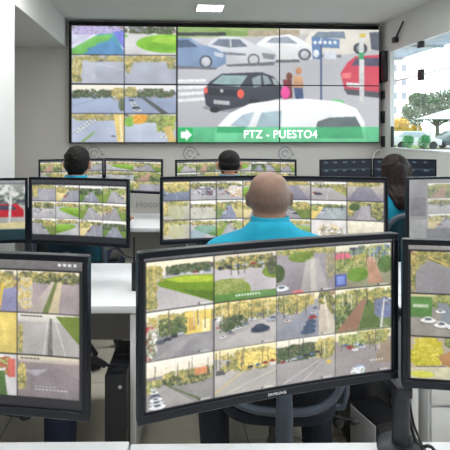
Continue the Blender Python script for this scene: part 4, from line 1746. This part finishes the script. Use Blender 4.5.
ch0 = make_chair()
chairs = [((.30, 1.965), R(-3), 'dark mesh office chair under the bald man'),
          ((-.97, 1.93), R(10), 'dark mesh office chair at the lower left edge, behind the front left monitor'),
          ((-.845, 3.36), R(4), 'dark mesh office chair of the black-haired man'),
          ((.217, 3.60), R(0), 'dark mesh office chair of the short-haired man'),
          ((1.38, 3.40), R(0), 'dark mesh office chair of the long-haired woman')]
for k, ((x, y), rz, lab) in enumerate(chairs):
    c_ = ch0 if k == 0 else copy_tree(ch0)
    c_.location = (x, y, 0)
    c_.rotation_euler = (0, 0, rz)
    tag(c_, lab, 'chair', 'office chairs')


# ------------------------------------------------------------------ people
def person(label, loc, rz, head_top, skin, trousers, hair=None, arms=None, legs=None, thick=1.0, polo=M_teal, voxel=.0066, lean=0.0, hs=1.0):
    """seated figure facing +y; hips over loc; arms: ((elbow, wrist), (elbow, wrist)) for left/right"""
    t = thing('person', label, 'person', (loc[0], loc[1], 0), rz)
    k = (head_top - .52) / (1.33 - .52)

    def V(x, y, z):
        zz = .52 + (z - .52) * k if z > .52 else z
        return Vector((x, y + lean * max(0, z - .55), zz))
    arms = arms or (((-.27, .16, .82), (-.15, .42, .775)), ((.27, .16, .82), (.15, .42, .775)))
    legs = legs or (((-.20, .42, .53), (-.21, .33, .09)), ((.20, .42, .53), (.21, .33, .09)))

    hc = V(0, .075, 1.235)
    wide = 1 if thick > 1.08 else 0

    def H(x, y, z):
        return hc + Vector((x, y, z)) * hs

    def core(g):
        mb = MB()
        # torso
        rings = [(.48, .13, .09), (.50, .17, .12), (.56, .185, .13), (.66, .172 * thick, .122 * thick), (.78, .172 * thick, .12 * thick), (.90, .19, .122), (.99, .198, .115), (1.04, .165, .095), (1.085, .118, .080), (1.13, .076, .064), (1.145, .05, .05)]
        rr = []
        for (z, rx, ry) in rings:
            p = V(0, .015, z)
            rr.append((p.z + (g if z > 1 else -g) * .3, p.x, p.y, rx + g, ry + g))
        mb.loft(rr, 30, 2.3)
        return mb

    def arm(mb, s, g, part='all'):
        E, W = [Vector(q) for q in arms[0 if s < 0 else 1]]
        Sh = V(s * .195, .03, 1.005)
        mb.cap(V(s * .10, .025, 1.045), Sh, .055 + g, .062 + g)
        if part == 'sleeve':
            E2 = Sh.lerp(E, .72)
            mb.cap(Sh, E2, .060 + g, .055 + g)
        else:
            mb.cap(Sh, E, .055 + g, .042 + g)
            mb.cap(E, W, .042 + g, .029 + g)
    body = core(0)
    for s in (-1, 1):
        arm(body, s, 0)
        E, W = [Vector(q) for q in arms[0 if s < 0 else 1]]
        d = (W - E)
        d.z *= .35
        d.normalize()
        side = Vector((d.y, -d.x, 0)).normalized() * (-s)      # towards the thumb (body midline)
        up = Vector((0, 0, 1))
        pc_ = W + d * .055
        body.cap(W, pc_, .026, .030)
        for q, ln in zip((-1.5, -.5, .5, 1.5), (.058, .074, .078, .066)):
            b0 = W + d * .080 + side * (q * .021)
            b1 = b0 + d * ln * .55 - up * .004
            b2 = b1 + d * ln * .5 - up * .016
            body.cap(pc_ + side * (q * .013), b0, .013, .010, 8)
            body.cap(b0, b1, .0088, .008, 8)
            body.cap(b1, b2, .008, .0068, 8)
        b0 = W + d * .025 + side * .024
        b1 = b0 + d * .030 + side * .026 - up * .004
        b2 = b1 + d * .030 + side * .006 - up * .006
        body.cap(b0, b1, .0125, .010, 8)
        body.cap(b1, b2, .010, .008, 8)
        K, A = [Vector(q) for q in legs[0 if s < 0 else 1]]
        hip = Vector((s * .095, 0, .535))
        body.cap(hip, K, .078, .056)
        body.cap(K, A, .054, .036)
        fd = Vector((s * .03, .13, -.045))
        body.cap(A, A + fd, .036, .03)
    # neck and head
    body.cap(V(0, .035, 1.07), H(0, -.012, -.055), .066 * (1 + .9 * (thick - 1)), .060 * (1 + .9 * (thick - 1)))
    body.ell(H(0, 0, -.002), ((.079 + .006 * wide) * hs, .098 * hs, .098 * hs), nu=24, nv=16)
    body.ell(H(0, -.004, .034), ((.070 + .006 * wide) * hs, .080 * hs, .060 * hs), nu=20, nv=14)
    body.ell(H(0, -.022, -.018), ((.076 + .006 * wide) * hs, .076 * hs, .074 * hs), nu=20, nv=14)
    body.ell(H(0, .045, -.05), (.060 * hs, .066 * hs, .076 * hs), nu=20, nv=14)
    body.ell(H(0, .075, -.098), (.036 * hs, .034 * hs, .024 * hs))
    body.cap(H(0, .104, -.01), H(0, .124, -.042), .009 * hs, .014 * hs)
    body.ell(H(0, .107, -.076), (.024 * hs, .010 * hs, .010 * hs))
    body.cap(H(-.035, .088, .012), H(.035, .088, .012), .014 * hs, .014 * hs)
    for s in (-1, 1):
        body.ell(H(s * .084, -.004, -.018), (.011 * hs, .020 * hs, .031 * hs), Matrix.Rotation(R(s * 16), 3, 'Z'))
        body.ell(H(s * .089, -.012, -.006), (.008 * hs, .015 * hs, .021 * hs), Matrix.Rotation(R(s * 30), 3, 'Z'))
    if thick > 1.05:
        body.ell(H(0, -.062, -.078), (.05, .022, .016))
        body.ell(H(0, -.060, -.105), (.055, .022, .015))
    link('body', remesh(body, voxel, 3), skin, t)
    for s in (-1, 1):
        MB().ell(H(s * .031, .094, -.006), (.012 * hs, .010 * hs, .010 * hs)).build('eye', M_eye, t)
    # clothes
    sh = core(.012)
    for s in (-1, 1):
        arm(sh, s, .012, 'sleeve')
    sm = remesh(sh, .011, 4, 'polo_shirt')
    shirt = link('polo_shirt', sm, polo, t)
    cb = V(0, .022, 1.105)
    ct = V(0, .036, 1.160)
    vs, fs = [], []
    n = 28
    prof = [(.085, 0.0), (.079, .5), (.074, 1.0), (.068, 1.0), (.070, .4), (.074, -.3)]
    for (r_, q) in prof:
        c_ = cb.lerp(ct, q)
        for j in range(n):
            a = 2 * math.pi * j / n
            front = max(0, math.sin(a))
            vs.append(c_ + Vector((r_ * math.cos(a), r_ * .95 * math.sin(a), -.03 * front)))
    for i in range(len(prof)):
        g_ = (i + 1) % len(prof)
        for j in range(n):
            l = (j + 1) % n
            fs.append((i * n + j, i * n + l, g_ * n + l, g_ * n + j))
    MB().add(vs, fs).build('collar', polo, shirt)
    tr = MB()
    tr.loft([(.47, 0, .01, .15, .10), (.49, 0, .01, .185, .14), (.56, 0, .012, .202, .15), (.62, 0, .014, .198, .145), (.64, 0, .014, .17, .12)], 30, 2.4)
    for s in (-1, 1):
        K, A = [Vector(q) for q in legs[0 if s < 0 else 1]]
        hip = Vector((s * .095, 0, .535))
        tr.cap(hip, K, .092, .078)
        mid = K.lerp(A, .55) + Vector((0, -.015, 0))
        tr.cap(K, mid, .078, .072)
        tr.cap(mid, A + Vector((0, 0, .01)), .072, .066)
    link('trousers', remesh(tr, .012, 3, 'trousers'), trousers, t)
    for s in (-1, 1):
        K, A = [Vector(q) for q in legs[0 if s < 0 else 1]]
        d = Vector((s * .2, 1, 0)).normalized()
        so = MB()
        so.ell((A.x, A.y, .05), (.042, .05, .045))
        so.cap(Vector((A.x, A.y, .038)), Vector((A.x, A.y, .034)) + d * .14, .036, .033)
        so.box((A.x + d.x * .06, A.y + d.y * .06, .012), (.075, .24, .02), Matrix.Rotation(-math.atan2(d.x, d.y), 3, 'Z'))
        link('shoe', remesh(so, .008, 3, 'shoe'), M_shoe, t)
    if hair:
        hair(t, H, hs)
    return t


def short_hair(m, seed, side=1.0, top=1.0, nape=-.06):
    def fn(t, H, hs):
        rng = random.Random(seed)
        mb = MB()
        mb.ell(H(0, -.012, .022), (.086 * hs * side, .100 * hs, .090 * hs * top), nu=24, nv=16)
        mb.ell(H(0, -.034, -.012), (.082 * hs * side, .078 * hs, .070 * hs), nu=24, nv=16)
        mb.ell(H(0, -.046, nape), (.060 * hs, .040 * hs, .034 * hs))
        for k in range(150):
            a = rng.uniform(0, 2 * math.pi)
            el = rng.uniform(-.1, 1.45)
            d = Vector((math.cos(el) * math.cos(a), math.cos(el) * math.sin(a), math.sin(el)))
            if d.y > .55 and d.z < .4:
                continue
            p = H(d.x * .082 * side, -.012 + d.y * .094, .022 + d.z * .087 * top)
            mb.cap(p, p + Vector((d.x * .006 + rng.uniform(-.008, .008), d.y * .004 - .004, -.006 + d.z * .008)) * hs, .010 * hs, .004 * hs, 7)
        link('hair', remesh(mb, .0065, 1, 'hair'), m, t)
    return fn


def cropped_hair(m):
    def fn(t, H, hs):
        mb = MB()
        mb.ell(H(0, -.006, .030), (.083 * hs, .100 * hs, .074 * hs), nu=24, nv=16)
        mb.ell(H(0, -.03, -.006), (.082 * hs, .076 * hs, .066 * hs), nu=24, nv=16)
        mb.ell(H(0, -.045, -.05), (.062 * hs, .038 * hs, .04 * hs))
        link('hair', remesh(mb, .006, 1, 'hair'), m, t)
    return fn


def long_hair(m, seed):
    def fn(t, H, hs):
        rng = random.Random(seed)
        mb = MB()
        mb.ell(H(0, -.012, .022), (.094 * hs, .106 * hs, .092 * hs), nu=24, nv=16)
        mb.ell(H(0, -.045, -.05), (.096 * hs, .078 * hs, .10 * hs), nu=20, nv=14)
        for k in range(64):
            q = rng.uniform(-1, 1)
            dp = rng.uniform(-.02, .012)
            bow = 1 - q * q
            p0 = H(.088 * q, -.03 - .075 * bow + dp, rng.uniform(.0, .04))
            p1 = H(.092 * q + rng.uniform(-.008, .008), -.055 - .085 * bow + dp, -.10)
            p2 = H(.080 * q + rng.uniform(-.01, .01), -.15 - .05 * bow + dp, -.165)
            p3 = H(.060 * q + rng.uniform(-.012, .012), -.19 - .03 * bow + dp, -.20 - rng.uniform(0, .02))
            p4 = p3 + Vector((-p3.x * .2 + rng.uniform(-.012, .012), -.004, -rng.uniform(.015, .05)))
            rs = rng.uniform(.010, .017)
            mb.cap(p0, p1, rs, rs, 7)
            mb.cap(p1, p2, rs, rs * .95, 7)
            mb.cap(p2, p3, rs * .95, rs * .8, 7)
            mb.cap(p3, p4, rs * .8, .004, 7)
        link('long_hair', remesh(mb, .0065, 1, 'hair'), m, t)
    return fn


M_scalp = scalp_mat()
person('bald man in a teal polo shirt seated with his back to the camera', (.277, 1.945), R(-1), 1.332, M_scalp, M_navy2, None, thick=1.12,
       legs=(((-.235, .38, .53), (-.215, .26, .09)), ((.235, .38, .53), (.235, .26, .09))))
person('seated person at the left edge of whom only a dark blue trouser leg shows', (-1.07, 1.90), R(4), 1.16, M_skin, M_navy, short_hair(M_hair, 7), lean=.45,
       arms=(((-.27, .30, .80), (-.18, .46, .775)), ((.26, .30, .80), (.16, .46, .775))),
       legs=(((-.20, .40, .53), (-.20, .33, .09)), ((.485, .27, .53), (.485, .22, .09))))
person('man with thick black hair in a teal shirt at the far left desk', (-.845, 3.375), R(0), 1.375, M_skin, M_navy, short_hair(M_hair, 3, 1.02, 1.04),
       arms=(((-.27, .22, .84), (-.15, .56, .775)), ((.285, .26, .84), (.27, .62, .79))), hs=1.0)
person('man with cropped dark hair in a teal shirt at the far middle desk', (.217, 3.63), R(0), 1.345, M_skin, M_navy, cropped_hair(M_hair), thick=1.05, lean=.05,
       arms=(((-.27, .2, .84), (-.15, .47, .775)), ((.27, .2, .84), (.15, .47, .775))))
person('woman with long dark hair in a teal shirt at the far right desk', (1.362, 3.43), R(0), 1.315, M_skin, M_navy, long_hair(M_hair2, 9),
       arms=(((-.26, .22, .84), (-.14, .62, .775)), ((.26, .22, .84), (.14, .62, .775))))

# ================================================================== outside the window
M_asph = mat('street_asphalt', (170, 168, 164), .9, noise=.1, scale=.4)
M_lawn = mat('park_grass', (120, 150, 70), .95, noise=.2, scale=1.5)
M_bldg = mat('pale_render', (226, 218, 204), .9, noise=.03, scale=.4)
M_bwin = mat('far_window_glass', (150, 160, 170), .25)
M_bark = mat('bark', (92, 84, 74), .9, noise=.2, scale=6)
M_leafg = mat('tree_leaves', (104, 122, 92), .8, noise=.35, scale=2.0)
M_leafy = mat('autumn_leaves', (214, 178, 76), .8, noise=.25, scale=2.0)
M_reflection = mat('green_screen_reflection', (66, 132, 78), .8, noise=.25, scale=4.0)
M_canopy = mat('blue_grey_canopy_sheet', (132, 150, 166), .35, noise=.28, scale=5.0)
M_kiosk = mat('kiosk_roof_sheet', (186, 190, 188), .6)
M_car = mat('car_paint', (70, 76, 84), .3, coat=.5)

g = MB().span(2.9, 200, -60, 260, -.3, 0).build('ground_outside', M_asph, None, smooth=False)
tag(g, kind='structure')
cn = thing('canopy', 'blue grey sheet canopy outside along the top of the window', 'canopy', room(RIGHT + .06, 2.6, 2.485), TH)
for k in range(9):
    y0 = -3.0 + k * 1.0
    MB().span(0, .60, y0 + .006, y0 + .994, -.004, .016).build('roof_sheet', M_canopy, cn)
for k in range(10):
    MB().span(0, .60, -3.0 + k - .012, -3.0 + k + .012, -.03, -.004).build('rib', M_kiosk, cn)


def leafmesh(blobs, n, size, seed):
    rng = random.Random(seed)
    vs, fs = [], []
    for _ in range(n):
        c_, r_ = rng.choice(blobs)
        d = Vector((rng.gauss(0, 1), rng.gauss(0, 1), rng.gauss(0, 1))).normalized() * (rng.random() ** .4)
        p = Vector(c_) + Vector((d.x * r_[0], d.y * r_[1], d.z * r_[2]))
        a = Vector((rng.gauss(0, 1), rng.gauss(0, 1), rng.gauss(0, 1))).normalized()
        b = a.cross(Vector((rng.gauss(0, 1), rng.gauss(0, 1), rng.gauss(0, 1)))).normalized()
        s_ = size * rng.uniform(.6, 1.3)
        i = len(vs)
        vs += [p - a * s_, p + b * s_ * .5, p + a * s_, p - b * s_ * .5]
        fs.append((i, i + 1, i + 2, i + 3))
    return MB().add(vs, fs)


def tree(label, px, Y, trunk_h, blobs, n, size, m, seed, tr=.18):
    X = (px - PX) / F * Y
    t = thing('tree', label, 'tree', (X, Y, 0))
    MB().tube([(0, 0, 0), (.05, 0, trunk_h * .5), (0, 0, trunk_h)], [tr * 1.2, tr, tr * .8], 10).build('trunk', M_bark, t)
    for k, (c_, r_) in enumerate(blobs):
        MB().tube([(0, 0, trunk_h * .8), Vector(c_) * .6 + Vector((0, 0, trunk_h * .4)), c_], [tr * .6, tr * .4, tr * .15], 7).build('branch', M_bark, t)
    tag(leafmesh(blobs, n, size, seed).build('foliage', m, t, smooth=False), kind='stuff')
    return t


tree('broad grey green tree across the street outside the window', 437, 48, 2.3,
     [((-2.1, 0, 3.1), (1.3, 1.2, 1.2)), ((-.6, 0, 4.0), (1.4, 1.3, 1.2)), ((1.2, .3, 4.4), (1.7, 1.4, 1.1)), ((2.8, 0, 3.4), (1.6, 1.3, 1.2)), ((.6, 0, 3.0), (1.6, 1.2, .8)), ((-1.7, .3, 4.5), (.9, .8, .6))], 6500, .15, M_leafg, 4)
tree('low yellow autumn tree beside the pale building outside', 399, 44, 1.0,
     [((-.4, 0, 1.4), (.7, .7, .6)), ((.5, 0, 1.3), (.7, .7, .5)), ((.1, 0, 2.0), (.8, .7, .6))], 2600, .10, M_leafy, 5, .10)
tree('yellow autumn tree outside, behind the broad tree', 412, 52, 1.0,
     [((-.4, 0, 1.3), (.7, .7, .5)), ((.4, 0, 1.6), (.6, .7, .6))], 1700, .10, M_leafy, 6, .10)
for k, (px, Y, s_, lab) in enumerate(((407.5, 36, 1.0, 'green screen reflection built as foliage outside, left one below the yellow trees'), (424, 37, 1.05, 'green screen reflection built as foliage outside, right one near the broad tree trunk'))):
    t = thing('screen_reflection', lab, 'screen_reflection', ((px - PX) / F * Y, Y, 0), 0, 'green screen reflections built outside')  # leafy shapes standing in for green screen reflections in the window glass
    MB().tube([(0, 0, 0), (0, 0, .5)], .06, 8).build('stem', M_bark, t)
    tag(leafmesh([((0, 0, .62), (.42 * s_, .42 * s_, .5)), ((.1, 0, .8), (.36 * s_, .36, .36))], 1500, .05, 20 + k).build('foliage', M_reflection, t, smooth=False), kind='stuff')
lw = MB().span(0, 5, 0, 14, 0, .04).build('lawn', M_lawn, None, smooth=False)
lw.location = ((388 - PX) / F * 40, 40, 0)
tag(lw, kind='structure')

bd = thing('building', 'pale apartment building far outside the window', 'building', ((376 - PX) / F * 90, 90, 0))
MB().span(-6.5, 6.0, 0, 9, 0, 17).build('wall', M_bldg, bd, smooth=False)
MB().span(-6.7, 6.2, -.2, 9.2, 17, 17.5).build('roof', M_bldg, bd, smooth=False)
for r_ in range(6):
    for c_ in range(5):
        x = 5.0 - c_ * 1.7
        z = 2.0 + r_ * 2.5
        f = MB().span(x - .45, x + .45, -.06, .02, z, z + 1.3).build('window', M_bldg, bd, smooth=False)
        MB().span(x - .38, x + .38, -.08, -.05, z + .08, z + 1.22).build('pane', M_bwin, f, smooth=False)

ks = thing('kiosk', 'open kiosk with pale sloping roof outside under the broad tree', 'kiosk', ((452 - PX) / F * 43, 43.5, 0))
MB().add([(-2.4, -1.2, 2.45), (3.0, -1.2, 2.45), (3.0, 1.6, 2.45), (-2.4, 1.6, 2.45), (.2, 0, 3.4), (1.2, 0, 3.4)],
         [(0, 1, 5, 4), (2, 3, 4, 5), (1, 2, 5), (3, 0, 4), (0, 3, 2, 1)]).build('roof', M_kiosk, ks, smooth=False)
for x in (-2.1, 2.7):
    for y in (-1.0, 1.4):
        MB().cyl((x, y, 0), (x, y, 2.46), .06, .06, 10).build('post', M_kiosk, ks)


def far_car(label, px, Y, m, rz):
    t = thing('car', label, 'car', ((px - PX) / F * Y, Y, 0), rz, 'cars parked outside')
    MB().add([(x, y, z) for y in (-.8, .8) for (x, z) in ((-2, .3), (2, .3), (2.05, .75), (1.2, .9), (.6, 1.4), (-1.1, 1.42), (-1.9, .95), (-2.05, .7))],
             [tuple(range(7, -1, -1)), tuple(range(8, 16))] + [(k, (k + 1) % 8, 8 + (k + 1) % 8, 8 + k) for k in range(8)]).build('body', m, t, .06, 2)
    for y in (-.82, .82):
        MB().add([(x, y, z) for (x, z) in ((-1.5, .95), (1.0, .95), (.55, 1.32), (-1.0, 1.34))] + [(x, y * .99, z) for (x, z) in ((-1.5, .95), (1.0, .95), (.55, 1.32), (-1.0, 1.34))],
                 [(0, 1, 2, 3), (7, 6, 5, 4), (0, 4, 5, 1), (1, 5, 6, 2), (2, 6, 7, 3), (3, 7, 4, 0)]).build('side_window', M_bwin, t)
        for x in (-1.25, 1.3):
            MB().cyl((x, y - .1 * (1 if y > 0 else -1), .31), (x, y + .02 * (1 if y > 0 else -1), .31), .31, .31, 18).build('wheel', M_black, t)
    return t


far_car('dark grey car parked outside beside the kiosk', 463, 40, M_car, R(8))
far_car('pale car parked outside behind the two green screen reflections', 412, 39.5, M_kiosk, R(5))
cb_ = MB().tube([P(360, 84, 16), P(391, 82, 14), P(419, 75.5, 12), P(450, 67.5, 10), P(500, 50, 8)], .012, 6).build('overhead_wire', M_dark)
tag(cb_, 'thin overhead wire crossing the sky outside the window', 'wire')
